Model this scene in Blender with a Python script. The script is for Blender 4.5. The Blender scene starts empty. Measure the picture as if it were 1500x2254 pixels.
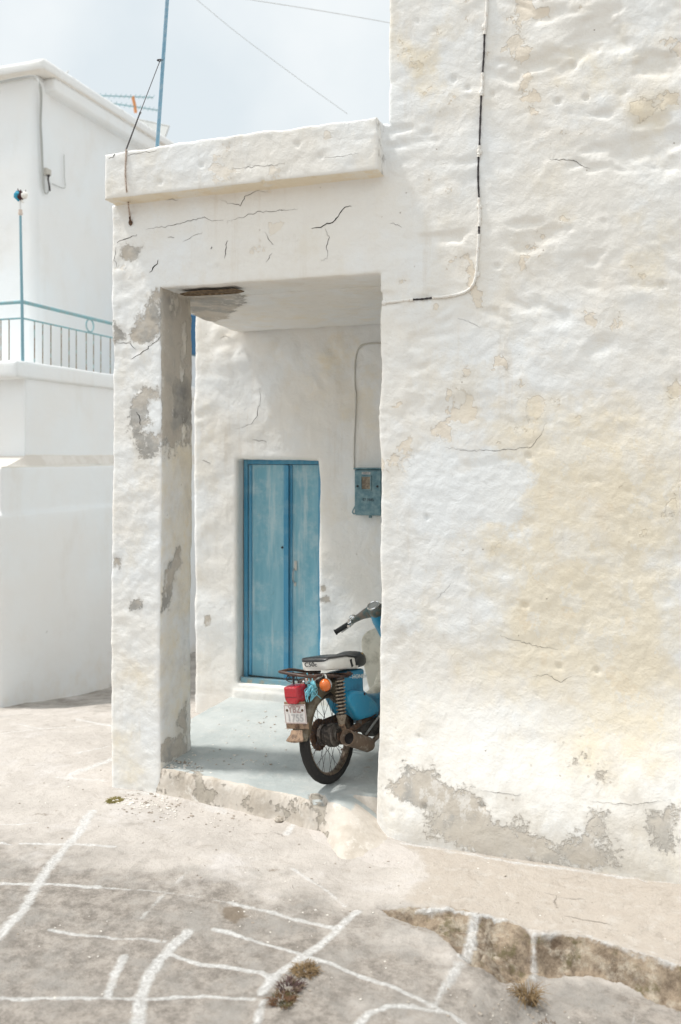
import bpy, math, random
import numpy as np
from math import sin, cos, pi, radians, atan2, sqrt
from mathutils import Vector, Matrix
from mathutils.bvhtree import BVHTree
random.seed(7)
scene = bpy.context.scene
COL = scene.collection

# ---------------------------------------------------------------- camera geometry (used to place things at their real spot)
TH = atan2(700, 1990); S_, C_ = sin(TH), cos(TH); CH = 2.05; FPX = 1990.0
def ray(x, y):
    u = (x-750)/FPX
    return (-S_+u*C_, C_+u*S_, (1005-y)/FPX)
def onY(x, y, Y): r = ray(x, y); t = Y/r[1]; return Vector((r[0]*t, Y, CH+r[2]*t))
def onX(x, y, X): r = ray(x, y); t = X/r[0]; return Vector((X, r[1]*t, CH+r[2]*t))
def onZ(x, y, Z=0.0): r = ray(x, y); t = (Z-CH)/r[2]; return Vector((r[0]*t, r[1]*t, Z))

# ---------------------------------------------------------------- noise
def _hash(ix, iy, iz, seed):
    h = (ix*374761393 + iy*668265263 + iz*2147483647 + seed*974634777) & 0xffffffff
    h = ((h ^ (h >> 13))*1274126177) & 0xffffffff
    h = ((h ^ (h >> 16))*2246822519) & 0xffffffff
    return ((h ^ (h >> 15)) & 0xffffff)/float(0xffffff)
def vnoise(p, seed=0):
    i = np.floor(p).astype(np.int64); f = p-i; f = f*f*f*(f*(f*6-15)+10)
    out = 0
    for dx in (0, 1):
        wx = f[:, 0] if dx else 1-f[:, 0]
        for dy in (0, 1):
            wy = f[:, 1] if dy else 1-f[:, 1]
            for dz in (0, 1):
                wz = f[:, 2] if dz else 1-f[:, 2]
                out = out + wx*wy*wz*_hash(i[:, 0]+dx, i[:, 1]+dy, i[:, 2]+dz, seed)
    return out
def fbm(p, octv=4, seed=0, gain=.5):
    a, s, n = 1., 0., 0.
    for o in range(octv):
        s = s + a*vnoise(p*(2.03**o)+o*17.3, seed+o); n += a; a *= gain
    return s/n
def worley(p, seed=0):
    i = np.floor(p).astype(np.int64); best = np.full(len(p), 9.); sec = np.full(len(p), 9.)
    for dx in (-1, 0, 1):
        for dy in (-1, 0, 1):
            for dz in (-1, 0, 1):
                c = i+np.array([dx, dy, dz])
                q = np.stack([c[:, k]+_hash(c[:, 0], c[:, 1], c[:, 2], seed+31*k) for k in range(3)], 1)
                d = np.sqrt(((p-q)**2).sum(1))
                sec = np.minimum(sec, np.maximum(best, d)); best = np.minimum(best, d)
    return best, sec
def sstep(a, b, x):
    t = np.clip((x-a)/(b-a), 0, 1); return t*t*(3-2*t)
def segdist(P, pts):
    best = np.full(len(P), 1e9)
    for a, b in zip(pts[:-1], pts[1:]):
        a = np.array(a, float); b = np.array(b, float); d = b-a; L = max((d**2).sum(), 1e-12)
        t = np.clip(((P-a)@d)/L, 0, 1)
        best = np.minimum(best, np.sqrt(((P-a-t[:, None]*d)**2).sum(1)))
    return best
def polymask(P, poly, soft):
    """0.5 on the outline, rising to 1 inside over `soft` metres"""
    poly = [tuple(q) for q in poly]; ins = np.zeros(len(P), bool); n = len(poly)
    for k in range(n):
        x1, y1 = poly[k]; x2, y2 = poly[(k+1) % n]
        if y1 == y2: continue
        c = ((y1 > P[:, 1]) != (y2 > P[:, 1])) & (P[:, 0] < (x2-x1)*(P[:, 1]-y1)/(y2-y1)+x1)
        ins ^= c
    d = segdist(P, poly+[poly[0]])
    return np.clip(.5+np.where(ins, d, -d)/(2*soft), 0, 1)

# ---------------------------------------------------------------- materials
class G:
    def __init__(s, name, rough=.9, metal=0., spec=.3):
        s.m = bpy.data.materials.new(name); s.m.use_nodes = True; s.nt = s.m.node_tree
        s.b = s.nt.nodes['Principled BSDF']; s.b.inputs['Roughness'].default_value = rough
        s.b.inputs['Metallic'].default_value = metal; s.b.inputs['Specular IOR Level'].default_value = spec
        s.co = s.n('ShaderNodeTexCoord').outputs['Object']
    def n(s, t, **k):
        x = s.nt.nodes.new(t)
        for a, b in k.items(): setattr(x, a, b)
        return x
    def set(s, sock, v):
        if isinstance(v, bpy.types.NodeSocket): s.nt.links.new(v, sock)
        elif isinstance(v, (tuple, list)) and len(v) == 3 and sock.type == 'RGBA': sock.default_value = (*v, 1)
        else: sock.default_value = v
    def noise(s, scale, detail=5, rough=.55, vec=None, dist=0., col=False):
        x = s.n('ShaderNodeTexNoise'); s.set(x.inputs['Vector'], vec or s.co)
        x.inputs['Scale'].default_value = scale; x.inputs['Detail'].default_value = detail
        x.inputs['Roughness'].default_value = rough; x.inputs['Distortion'].default_value = dist
        return x.outputs['Color' if col else 'Fac']
    def vor(s, scale, vec=None, feature='F1', out='Distance'):
        x = s.n('ShaderNodeTexVoronoi', feature=feature); s.set(x.inputs['Vector'], vec or s.co); x.inputs['Scale'].default_value = scale
        return x.outputs[out]
    def stretch(s, sc, vec=None):
        x = s.n('ShaderNodeMapping'); s.set(x.inputs['Vector'], vec or s.co); x.inputs['Scale'].default_value = sc
        return x.outputs[0]
    def math(s, op, a, b=0., c=None):
        x = s.n('ShaderNodeMath', operation=op); s.set(x.inputs[0], a); s.set(x.inputs[1], b)
        if c is not None: s.set(x.inputs[2], c)
        return x.outputs[0]
    def mr(s, v, a, b, lo=0., hi=1.):
        x = s.n('ShaderNodeMapRange', interpolation_type='SMOOTHSTEP'); s.set(x.inputs[0], v)
        for i, k in enumerate((a, b, lo, hi)): x.inputs[i+1].default_value = k
        return x.outputs[0]
    def mix(s, f, a, b, mode='MIX'):
        x = s.n('ShaderNodeMix', data_type='RGBA', blend_type=mode); s.set(x.inputs['Factor'], f); s.set(x.inputs['A'], a); s.set(x.inputs['B'], b)
        return x.outputs['Result']
    def attr(s, name):
        x = s.n('ShaderNodeAttribute', attribute_name=name); y = s.n('ShaderNodeSeparateColor'); s.nt.links.new(x.outputs['Color'], y.inputs[0])
        return y.outputs
    def bump(s, h, dist, strength=1., prev=None):
        x = s.n('ShaderNodeBump'); x.inputs['Distance'].default_value = dist; x.inputs['Strength'].default_value = strength
        s.set(x.inputs['Height'], h)
        if prev is not None: s.set(x.inputs['Normal'], prev)
        return x.outputs[0]
    def out(s, color=None, normal=None, rough=None):
        if color is not None: s.set(s.b.inputs['Base Color'], color)
        if normal is not None: s.set(s.b.inputs['Normal'], normal)
        if rough is not None: s.set(s.b.inputs['Roughness'], rough)
        return s.m
    def jit(s, a, amt, sc, detail=4):   # attribute pushed about by noise -> ragged edges
        return s.math('ADD', a, s.math('MULTIPLY', s.math('SUBTRACT', s.noise(sc, detail, .65), .5), amt))

def plaster(name, warm=(.815, .785, .735), cool=(.815, .825, .825), peels=1., grain=1.):
    g = G(name, .93, spec=.2)
    w = g.attr('wear_shade'); w2 = g.attr('wear_shade2')
    big = g.noise(1.3, 6, .6)
    col = g.mix(g.mr(big, .38, .62), cool, warm)
    mot = g.noise(7, 8, .7)
    col = g.mix(g.mr(mot, .35, .7, 0, .30), col, (.77, .735, .68))
    # thin peeled flakes, coat by coat
    fl = g.noise(3.6, 9, .60, dist=.15)
    fm = g.math('MULTIPLY', g.mr(fl, .612, .625), g.mr(w2[1], .1, .6))
    col = g.mix(g.math('MULTIPLY', g.mr(fl, .50, .60), g.math('MULTIPLY', w2[1], .34)), col, (.79, .725, .63))
    col = g.mix(g.math('MULTIPLY', fm, .55*peels), col, g.mix(g.noise(3, 3), (.76, .61, .44), (.78, .70, .58)))
    # runs of dirty water
    rn_ = g.noise(7, 8, .65, vec=g.stretch((1.6, 1.6, .10)))
    col = g.mix(g.math('MULTIPLY', g.mr(rn_, .54, .70), g.mr(g.noise(1.1, 3), .40, .62, 0, .34)), col, (.66, .585, .49))
    oc = g.jit(w[1], 1.5, 3.6, 12)
    om = g.mr(oc, .24, .72)
    col = g.mix(g.math('MULTIPLY', om, .78), col, g.mix(g.noise(2, 4), (.81, .725, .575), (.80, .695, .51)))
    om2 = g.mr(g.jit(w[1], 1.8, 8, 13), .80, .86)
    col = g.mix(g.math('MULTIPLY', om2, .25), col, (.74, .60, .42))
    wp_ = g.mr(g.noise(5.2, 13, .7, vec=g.stretch((1.2, 1.2, .9))), .545, .56)
    col = g.mix(g.math('MULTIPLY', g.math('MULTIPLY', wp_, om), .55), col, (.80, .775, .72))
    # faint washed stains of older limewash
    st = g.noise(2.6, 9, .66, vec=g.stretch((1.3, 1.3, .8)))
    col = g.mix(g.mr(st, .52, .66, 0, .42), col, (.76, .70, .60))
    fresh = g.mr(g.jit(w2[0], 1.8, 3.2, 12), .44, .62)
    col = g.mix(g.math('MULTIPLY', fresh, .8), col, (.82, .835, .84))
    # bare cement where the coat has come off
    gj = g.jit(g.jit(w[0], 1.5, 8, 14), .8, 45, 8)
    gm = g.mr(gj, .42, .60)
    gcol = g.mix(g.noise(28, 8, .75), (.44, .39, .33), (.58, .53, .46))
    gcol = g.mix(g.mr(g.noise(5, 5, .6), .45, .6), gcol, (.36, .345, .32))
    gcol = g.mix(g.mr(g.noise(11, 12, .74, vec=g.stretch((1, 1, .6))), .555, .60, 0, .8), gcol, (.67, .64, .60))
    gcol = g.mix(g.math('MULTIPLY', g.mr(g.jit(w[2], 1.2, 7, 12), .45, .55), .75), gcol, (.185, .18, .17))
    col = g.mix(g.math('MULTIPLY', gm, g.mr(g.noise(4, 8, .7), .35, .6, .80, 1.)), col, gcol)
    halo = g.math('MULTIPLY', g.mr(gj, .20, .5), g.math('SUBTRACT', 1., gm))
    col = g.mix(g.math('MULTIPLY', halo, .30), col, (.58, .54, .48))
    # soft damp grime, deepened at the wall foot to offset sunlight
    mo = g.math('MULTIPLY', g.mr(g.jit(w[2], 1.3, 18, 11), .5, .9), g.math('SUBTRACT', 1., gm))
    col = g.mix(g.math('MULTIPLY', mo, .8), col, (.22, .205, .18))
    so = g.mr(g.jit(w2[2], 1.5, 6, 13), .34, .86)
    col = g.mix(g.math('MULTIPLY', so, .62), col, (.54, .495, .43))
    # pinholes
    ph = g.math('MULTIPLY', g.mr(g.vor(9), .045, .03), g.mr(g.noise(1.7, 2), .5, .6))
    v3 = g.vor(17); ps = g.math('MULTIPLY', g.mr(g.math('ADD', v3, g.math('MULTIPLY', g.noise(60, 4, .7), .12)), .20, .15), g.math('MULTIPLY', g.mr(w2[2], .30, .50), g.mr(g.noise(3.3, 4), .50, .60)))
    col = g.mix(g.math('MULTIPLY', ps, .55), col, (.40, .34, .28))
    col = g.mix(g.math('MULTIPLY', ph, .6), col, (.40, .34, .27))
    h = g.math('ADD', g.math('MULTIPLY', g.noise(150, 4, .7), .10*grain), g.math('MULTIPLY', g.noise(34, 7, .65), .35*grain))
    h = g.math('ADD', h, g.math('MULTIPLY', g.noise(9, 8, .6, dist=.4), .9))
    h = g.math('SUBTRACT', h, g.math('MULTIPLY', fm, .22*peels))
    h = g.math('SUBTRACT', h, g.math('MULTIPLY', gm, .40))
    h = g.math('SUBTRACT', h, g.math('MULTIPLY', ph, .4))
    return g.out(col, g.bump(h, .0098))

def simple(name, c, rough=.6, metal=0., spec=.4, c2=None, sc=20, lo=.45, hi=.62, bump=0., amt=1., bsc=60):
    g = G(name, rough, metal, spec); col = c
    if c2 is not None: col = g.mix(g.mr(g.noise(sc, 8, .68), lo, hi, 0, amt), c, c2)
    return g.out(col, g.bump(g.noise(bsc, 6, .6), bump) if bump else None)

M = {}
M['plaster'] = plaster('limewashed_plaster')
M['plaster_back'] = plaster('limewashed_plaster_porch', peels=.6, grain=.7)
def far_plaster():
    g = G('far_limewash', .93, spec=.2)
    w = g.attr('wear_shade')
    col = g.mix(g.mr(g.noise(.7, 5, .6), .35, .65), (.79, .815, .825), (.79, .785, .77))
    col = g.mix(g.mr(g.noise(3, 7, .65, vec=g.stretch((1, 1, .5))), .5, .75, 0, .3), col, (.68, .64, .58))
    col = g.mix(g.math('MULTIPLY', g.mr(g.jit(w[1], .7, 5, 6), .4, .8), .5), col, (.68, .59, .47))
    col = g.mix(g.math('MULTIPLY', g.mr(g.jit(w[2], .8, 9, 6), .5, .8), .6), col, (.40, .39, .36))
    h = g.math('ADD', g.math('MULTIPLY', g.noise(40, 6, .65), .3), g.noise(6, 5, .5))
    return g.out(col, g.bump(h, .006))
M['far'] = far_plaster()

def ground_mat():
    g = G('street_stone', .95, spec=.15)
    w = g.attr('wear_shade'); w2 = g.attr('wear_shade2')
    # worn stone below, whitewash and cement dust above it
    stone = g.mix(g.mr(g.noise(11, 15, .82), .38, .62), (.20, .178, .155), (.40, .36, .32))
    stone = g.mix(g.mr(g.noise(3.5, 10, .7), .45, .65, 0, .8), stone, (.32, .30, .275))
    dust = g.mix(g.mr(g.noise(3.1, 9, .62), .35, .65), (.48, .44, .40), (.56, .515, .47))
    dust = g.mix(g.mr(g.noise(22, 15, .84), .50, .66, 0, .50), dust, (.37, .325, .29))
    dust = g.mix(g.mr(g.noise(2.1, 10, .7), .50, .66, 0, .6), dust, (.62, .585, .56))
    dm = g.mr(g.jit(w[1], 1.3, 4.5, 14), .28, .80)
    col = g.mix(dm, dust, stone)
    beige = g.mix(g.noise(9, 8, .65), (.44, .385, .33), (.52, .465, .405))
    beige = g.mix(g.mr(g.noise(13, 9, .7), .48, .68, 0, .5), beige, (.57, .535, .49))
    beige = g.mix(g.mr(g.noise(45, 12, .82), .52, .66, 0, .6), beige, (.36, .31, .26))
    col = g.mix(g.mr(g.jit(w2[0], .9, 6, 12), .40, .72), col, beige)
    patch = g.mix(g.noise(10, 6, .6), (.54, .49, .45), (.60, .56, .52))
    col = g.mix(g.mr(g.jit(w2[1], .22, 11, 8), .47, .53), col, patch)
    rock = g.mix(g.mr(g.noise(9, 14, .8), .3, .7), (.10, .07, .048), (.42, .335, .245))
    rock = g.mix(g.mr(g.noise(7, 8, .7), .50, .62, 0, .55), rock, (.55, .49, .40))
    rock = g.mix(g.mr(g.noise(7.5, 12, .75), .54, .64, 0, .75), rock, (.14, .12, .06))
    col = g.mix(g.mr(g.jit(w2[2], .9, 9, 12), .30, .50), col, rock)
    # dirt specks, pits and a painted shadow strip by the neighbour house
    ds = g.mr(g.noise(16, 13, .8, vec=g.stretch((.8, 2.2, 1))), .56, .66)
    col = g.mix(g.math('MULTIPLY', ds, .42), col, (.26, .225, .195))
    sp = g.math('MULTIPLY', g.mr(g.noise(48, 12, .88), .56, .66), g.mr(g.noise(5, 7, .65), .36, .60))
    col = g.mix(g.math('MULTIPLY', sp, .62), col, (.20, .16, .125))
    dk = g.mr(g.noise(5.5, 15, .80, dist=.6), .54, .66)
    col = g.mix(g.math('MULTIPLY', dk, .45), col, (.27, .23, .19))
    dp = g.mr(g.jit(w[2], .8, 20, 9), .5, .75)
    col = g.mix(g.math('MULTIPLY', dp, .8), col, (.19, .15, .11))
    # painted white joints
    lj = g.math('SUBTRACT', g.jit(g.jit(w[0], .5, 5, 4), .8, 20, 12), g.math('MULTIPLY', g.mr(g.noise(1.7, 6, .6), .48, .68), .16))
    lm = g.math('MULTIPLY', g.mr(lj, .28, .80), g.mr(g.noise(60, 9, .8), .36, .58, .5, 1.))
    col = g.mix(g.math('MULTIPLY', lm, .84), col, (.73, .72, .70))
    crk = g.vor(3.2, vec=g.mix(.12, g.co, g.noise(5, 6, .6, col=True), 'ADD'), feature='DISTANCE_TO_EDGE')
    ck = g.math('MULTIPLY', g.mr(crk, .012, .003), g.mr(g.noise(1.6, 3), .62, .68))
    col = g.mix(g.math('MULTIPLY', ck, .5), col, (.25, .21, .17))
    h = g.math('ADD', g.math('MULTIPLY', g.noise(90, 5, .75), .35), g.math('MULTIPLY', g.noise(17, 10, .7), .9))
    h = g.math('ADD', h, g.math('MULTIPLY', lm, .25))
    h = g.math('SUBTRACT', h, g.math('MULTIPLY', ck, .5))
    return g.out(col, g.bump(h, .016))
M['ground'] = ground_mat()

def floor_mat():
    g = G('porch_floor_paint', .75, spec=.3)
    w = g.attr('wear_shade')
    col = g.mix(g.mr(g.noise(2.2, 7, .6), .35, .65), (.385, .415, .405), (.485, .505, .49))
    col = g.mix(g.mr(g.noise(7, 9, .7), .5, .7, 0, .55), col, (.56, .55, .515))
    col = g.mix(g.mr(g.noise(40, 8, .75), .58, .75, 0, .5), col, (.36, .36, .34))
    side = g.mix(g.mr(g.noise(6, 9, .65), .4, .62), (.58, .525, .46), (.47, .415, .35))
    side = g.mix(g.mr(g.noise(11, 12, .75), .54, .64, 0, .8), side, (.66, .62, .56))
    col = g.mix(g.mr(g.jit(w[1], .7, 9, 12), .42, .60), col, side)
    gm = g.mr(g.jit(w[0], 1.9, 10, 13), .47, .58)
    col = g.mix(gm, col, g.mix(g.noise(40, 8, .75), (.25, .22, .18), (.52, .47, .40)))
    edge = g.mr(g.jit(w[2], 1.5, 14, 12), .48, .8)
    col = g.mix(g.math('MULTIPLY', edge, .7), col, (.35, .29, .23))
    h = g.math('ADD', g.math('MULTIPLY', g.noise(60, 6, .7), .35), g.noise(10, 8, .6))
    h = g.math('SUBTRACT', h, g.math('MULTIPLY', gm, .6))
    return g.out(col, g.bump(h, .008))
M['floor'] = floor_mat()

def door_mat(name, a, b, c):
    g = G(name, .55, spec=.35)
    v = g.stretch((3.5, 3.5, .55))
    col = g.mix(g.mr(g.noise(2.6, 6, .6, vec=v), .3, .7), a, b)
    col = g.mix(g.mr(g.noise(4, 12, .74), .46, .68, 0, .5), col, c)
    col = g.mix(g.mr(g.noise(9, 10, .72, vec=g.stretch((1.5, 1.5, .10))), .50, .66, 0, .6), col, c)
    col = g.mix(g.mr(g.noise(14, 12, .8), .60, .66, 0, .5), col, (.20, .25, .25))
    col = g.mix(g.mr(g.noise(22, 8, .72, vec=g.stretch((1, 1, .3))), .62, .72, 0, .5), col, (.10, .17, .20))
    h = g.math('ADD', g.math('MULTIPLY', g.noise(40, 5, .6, vec=g.stretch((1, 1, .12))), .5), g.noise(12, 6, .6))
    return g.out(col, g.bump(h, .0025))
M['door'] = door_mat('blue_door_paint', (.135, .345, .435), (.245, .455, .53), (.50, .60, .61))
M['door_frame'] = door_mat('blue_frame_paint', (.045, .22, .37), (.075, .29, .45), (.21, .39, .47))
M['sill'] = simple('worn_sill_paint', (.18, .33, .39), .7, c2=(.30, .30, .25), sc=18, bump=.004)
M['box'] = simple('meter_box_paint', (.10, .205, .245), .5, c2=(.21, .32, .345), sc=24, lo=.38, hi=.66, bump=.001)
M['box_dark'] = simple('meter_box_shadow_line', (.03, .09, .12), .6)
M['rail'] = simple('pale_teal_rail_paint', (.22, .42, .46), .5, c2=(.30, .36, .36), sc=30)
M['rail_rust'] = simple('rusty_bar_paint', (.24, .36, .36), .7, c2=(.22, .17, .12), sc=12, lo=.4, hi=.5)
M['pole'] = simple('pale_blue_pole_paint', (.17, .32, .43), .45, c2=(.27, .38, .46), sc=25)
M['post'] = simple('teal_grey_post_paint', (.20, .36, .42), .5, c2=(.10, .14, .15), sc=9, lo=.60, hi=.63)
M['wire_dark'] = simple('dark_wire', (.035, .028, .03), .7)
M['wire_grey'] = simple('grey_cable', (.42, .42, .40), .7)
M['wire_white'] = simple('limewashed_cable', (.80, .775, .73), .9, c2=(.66, .58, .50), sc=45, lo=.5, hi=.7, bump=.004)
M['rope'] = simple('pale_rope', (.60, .50, .42), .9, c2=(.20, .14, .12), sc=160, lo=.48, hi=.56)
M['steel'] = simple('dull_steel', (.42, .42, .41), .4, metal=.9, c2=(.20, .15, .10), sc=60, lo=.5, hi=.7)
M['chrome'] = simple('worn_chrome', (.72, .72, .71), .16, metal=1., c2=(.30, .26, .21), sc=70, lo=.58, hi=.72)
M['rust'] = simple('rust', (.155, .085, .05), .85, c2=(.07, .045, .032), sc=55, lo=.4, hi=.6, bump=.002)
M['rust_light'] = simple('dusty_rust', (.30, .20, .13), .85, c2=(.13, .085, .06), sc=45, lo=.42, hi=.65, bump=.002)
M['fender'] = simple('dirty_fender_steel', (.10, .075, .045), .6, spec=.4, c2=(.21, .19, .145), sc=14, lo=.42, hi=.66, bump=.0015)
M['rack'] = simple('brown_rack_paint', (.055, .034, .028), .5, c2=(.11, .06, .04), sc=50)
M['tyre'] = simple('tyre_rubber', (.018, .017, .016), .85, c2=(.06, .052, .045), sc=40, lo=.52, hi=.78, bump=.001)
M['rim'] = simple('rusty_rim', (.20, .16, .12), .45, metal=.5, c2=(.10, .065, .045), sc=45, lo=.42, hi=.6)
M['hub'] = simple('oily_hub', (.040, .033, .027), .6, metal=.2, c2=(.13, .105, .085), sc=30)
M['hub_plate'] = simple('dull_brake_plate', (.15, .13, .11), .5, metal=.4, c2=(.07, .055, .045), sc=30)
M['spring'] = simple('dusty_spring', (.28, .235, .18), .6, metal=.2, c2=(.13, .09, .06), sc=90)
M['shock_core'] = simple('shock_core', (.035, .026, .022), .7)
M['muffler'] = simple('rusted_muffler', (.17, .12, .085), .55, metal=.35, c2=(.36, .31, .255), sc=22, lo=.5, hi=.72, bump=.0015)
M['dark_mouth'] = simple('dark_mouth', (.012, .01, .009), .95)
M['blue_body'] = simple('faded_blue_enamel', (.03, .27, .45), .30, spec=.5, c2=(.02, .18, .31), sc=9)
M['blue_cover'] = simple('blue_plastic_cover', (.03, .29, .48), .25, spec=.5, c2=(.10, .38, .52), sc=10, lo=.5, hi=.75)
M['cream'] = simple('cream_shield_plastic', (.72, .67, .56), .55, c2=(.50, .46, .37), sc=6)
M['seat_black'] = simple('black_vinyl', (.020, .020, .021), .38, spec=.5, c2=(.05, .05, .05), sc=30, lo=.5, hi=.8, bump=.001)
M['seat_white'] = simple('white_vinyl', (.80, .765, .70), .5, c2=(.66, .61, .55), sc=12, lo=.5, hi=.8)
M['foam'] = simple('yellow_foam', (.48, .33, .14), .95)
M['black'] = simple('black_rubber', (.018, .018, .018), .6)
M['headset'] = simple('weathered_headset_paint', (.07, .11, .105), .35, c2=(.17, .13, .10), sc=22, lo=.42, hi=.6)
M['engine'] = simple('greasy_engine', (.10, .09, .08), .6, metal=.3, c2=(.045, .036, .03), sc=25)
M['plate_white'] = simple('number_plate_white', (.70, .67, .64), .5, c2=(.58, .50, .45), sc=35, lo=.52, hi=.75)
M['plate_text'] = simple('faded_plate_red', (.40, .27, .25), .6)
M['plate_text2'] = simple('faded_plate_grey', (.46, .44, .43), .6)
M['ink'] = simple('dark_ink', (.03, .03, .035), .5)
M['ink_faint'] = simple('faded_letter_paint', (.75, .78, .76), .5)
M['string'] = simple('turquoise_string', (.16, .50, .60), .7, c2=(.30, .62, .68), sc=90)
M['peg'] = simple('orange_peg_plastic', (.62, .26, .10), .6)
M['clip_blue'] = simple('blue_rag', (.03, .28, .42), .8)
M['clip_dark'] = simple('dark_red_rag', (.05, .015, .015), .8)
M['white_metal'] = simple('white_awning_sheet', (.72, .72, .70), .6)
M['blue_wood'] = simple('deep_blue_shutter_paint', (.006, .11, .24), .5)
M['stone'] = simple('chipped_stone', (.52, .47, .40), .95, c2=(.30, .25, .20), sc=60, bump=.003)
M['chip'] = simple('plaster_chips', (.70, .66, .60), .95, c2=(.34, .29, .24), sc=7, lo=.47, hi=.53)
M['dry'] = simple('dry_straw', (.30, .21, .11), .9, c2=(.17, .11, .055), sc=30)
M['weed'] = simple('red_brown_weed', (.17, .09, .05), .9, c2=(.11, .10, .04), sc=20)
M['weed_purple'] = simple('purple_weed', (.10, .055, .055), .8, c2=(.17, .12, .08), sc=40)
M['moss'] = simple('olive_moss', (.24, .21, .07), .95, c2=(.34, .27, .12), sc=50)
M['crack'] = simple('crack_shadow', (.46, .40, .33), .95, c2=(.68, .63, .57), sc=16, lo=.42, hi=.58)
M['hole'] = simple('bare_rubble_core', (.11, .075, .045), .95, c2=(.24, .17, .10), sc=40, bump=.006)
def glassy(name, c, rough=.12, tr=.35, emis=None):
    g = G(name, rough, spec=.6); g.b.inputs['Transmission Weight'].default_value = tr; g.b.inputs['Coat Weight'].default_value = .5
    v = g.vor(260)
    return g.out(c, g.bump(v, .0015))
M['red_lens'] = glassy('red_lens', (.50, .006, .02), .18, .15)
M['amber_lens'] = glassy('amber_lens', (.74, .15, .006), .15, .2)
M['clear_glass'] = simple('dirty_window_glass', (.14, .11, .075), .12, spec=.6, c2=(.30, .25, .18), sc=30)
M['dial'] = simple('dial_face', (.30, .31, .30), .2, spec=.6)

# ---------------------------------------------------------------- object helpers
def tag(o, label=None, cat=None, group=None, kind=None):
    if label: o['label'] = label
    if cat: o['category'] = cat
    if group: o['group'] = group
    if kind: o['kind'] = kind
    return o
def thing(name, label, cat, loc=(0, 0, 0), rz=0, group=None):
    o = bpy.data.objects.new(name, None); COL.objects.link(o); o.location = loc; o.rotation_euler = (0, 0, rz)
    o.empty_display_size = .1
    return tag(o, label, cat, group)
def npmesh(name, V, F, mats, parent=None, colors=None, normals=None, smooth=True, matidx=None):
    me = bpy.data.meshes.new(name)
    V = np.asarray(V, np.float32); F = np.asarray(F, np.int32)
    me.vertices.add(len(V)); me.vertices.foreach_set('co', V.ravel())
    me.loops.add(F.size); me.loops.foreach_set('vertex_index', F.ravel())
    me.polygons.add(len(F)); me.polygons.foreach_set('loop_start', np.arange(0, F.size, F.shape[1], dtype=np.int32))
    me.update(calc_edges=True)
    me.polygons.foreach_set('use_smooth', np.full(len(F), smooth))
    for m in mats: me.materials.append(m)
    if matidx is not None: me.polygons.foreach_set('material_index', np.asarray(matidx, np.int32))
    for k, c in (colors or {}).items():
        a = me.color_attributes.new(k, 'FLOAT_COLOR', 'POINT')
        c4 = np.ones((len(V), 4), np.float32); c4[:, :3] = c; a.data.foreach_set('color', c4.ravel())
    if normals is not None: me.normals_split_custom_set_from_vertices(np.asarray(normals, np.float32))
    o = bpy.data.objects.new(name, me); COL.objects.link(o); o.parent = parent
    return o

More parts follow.
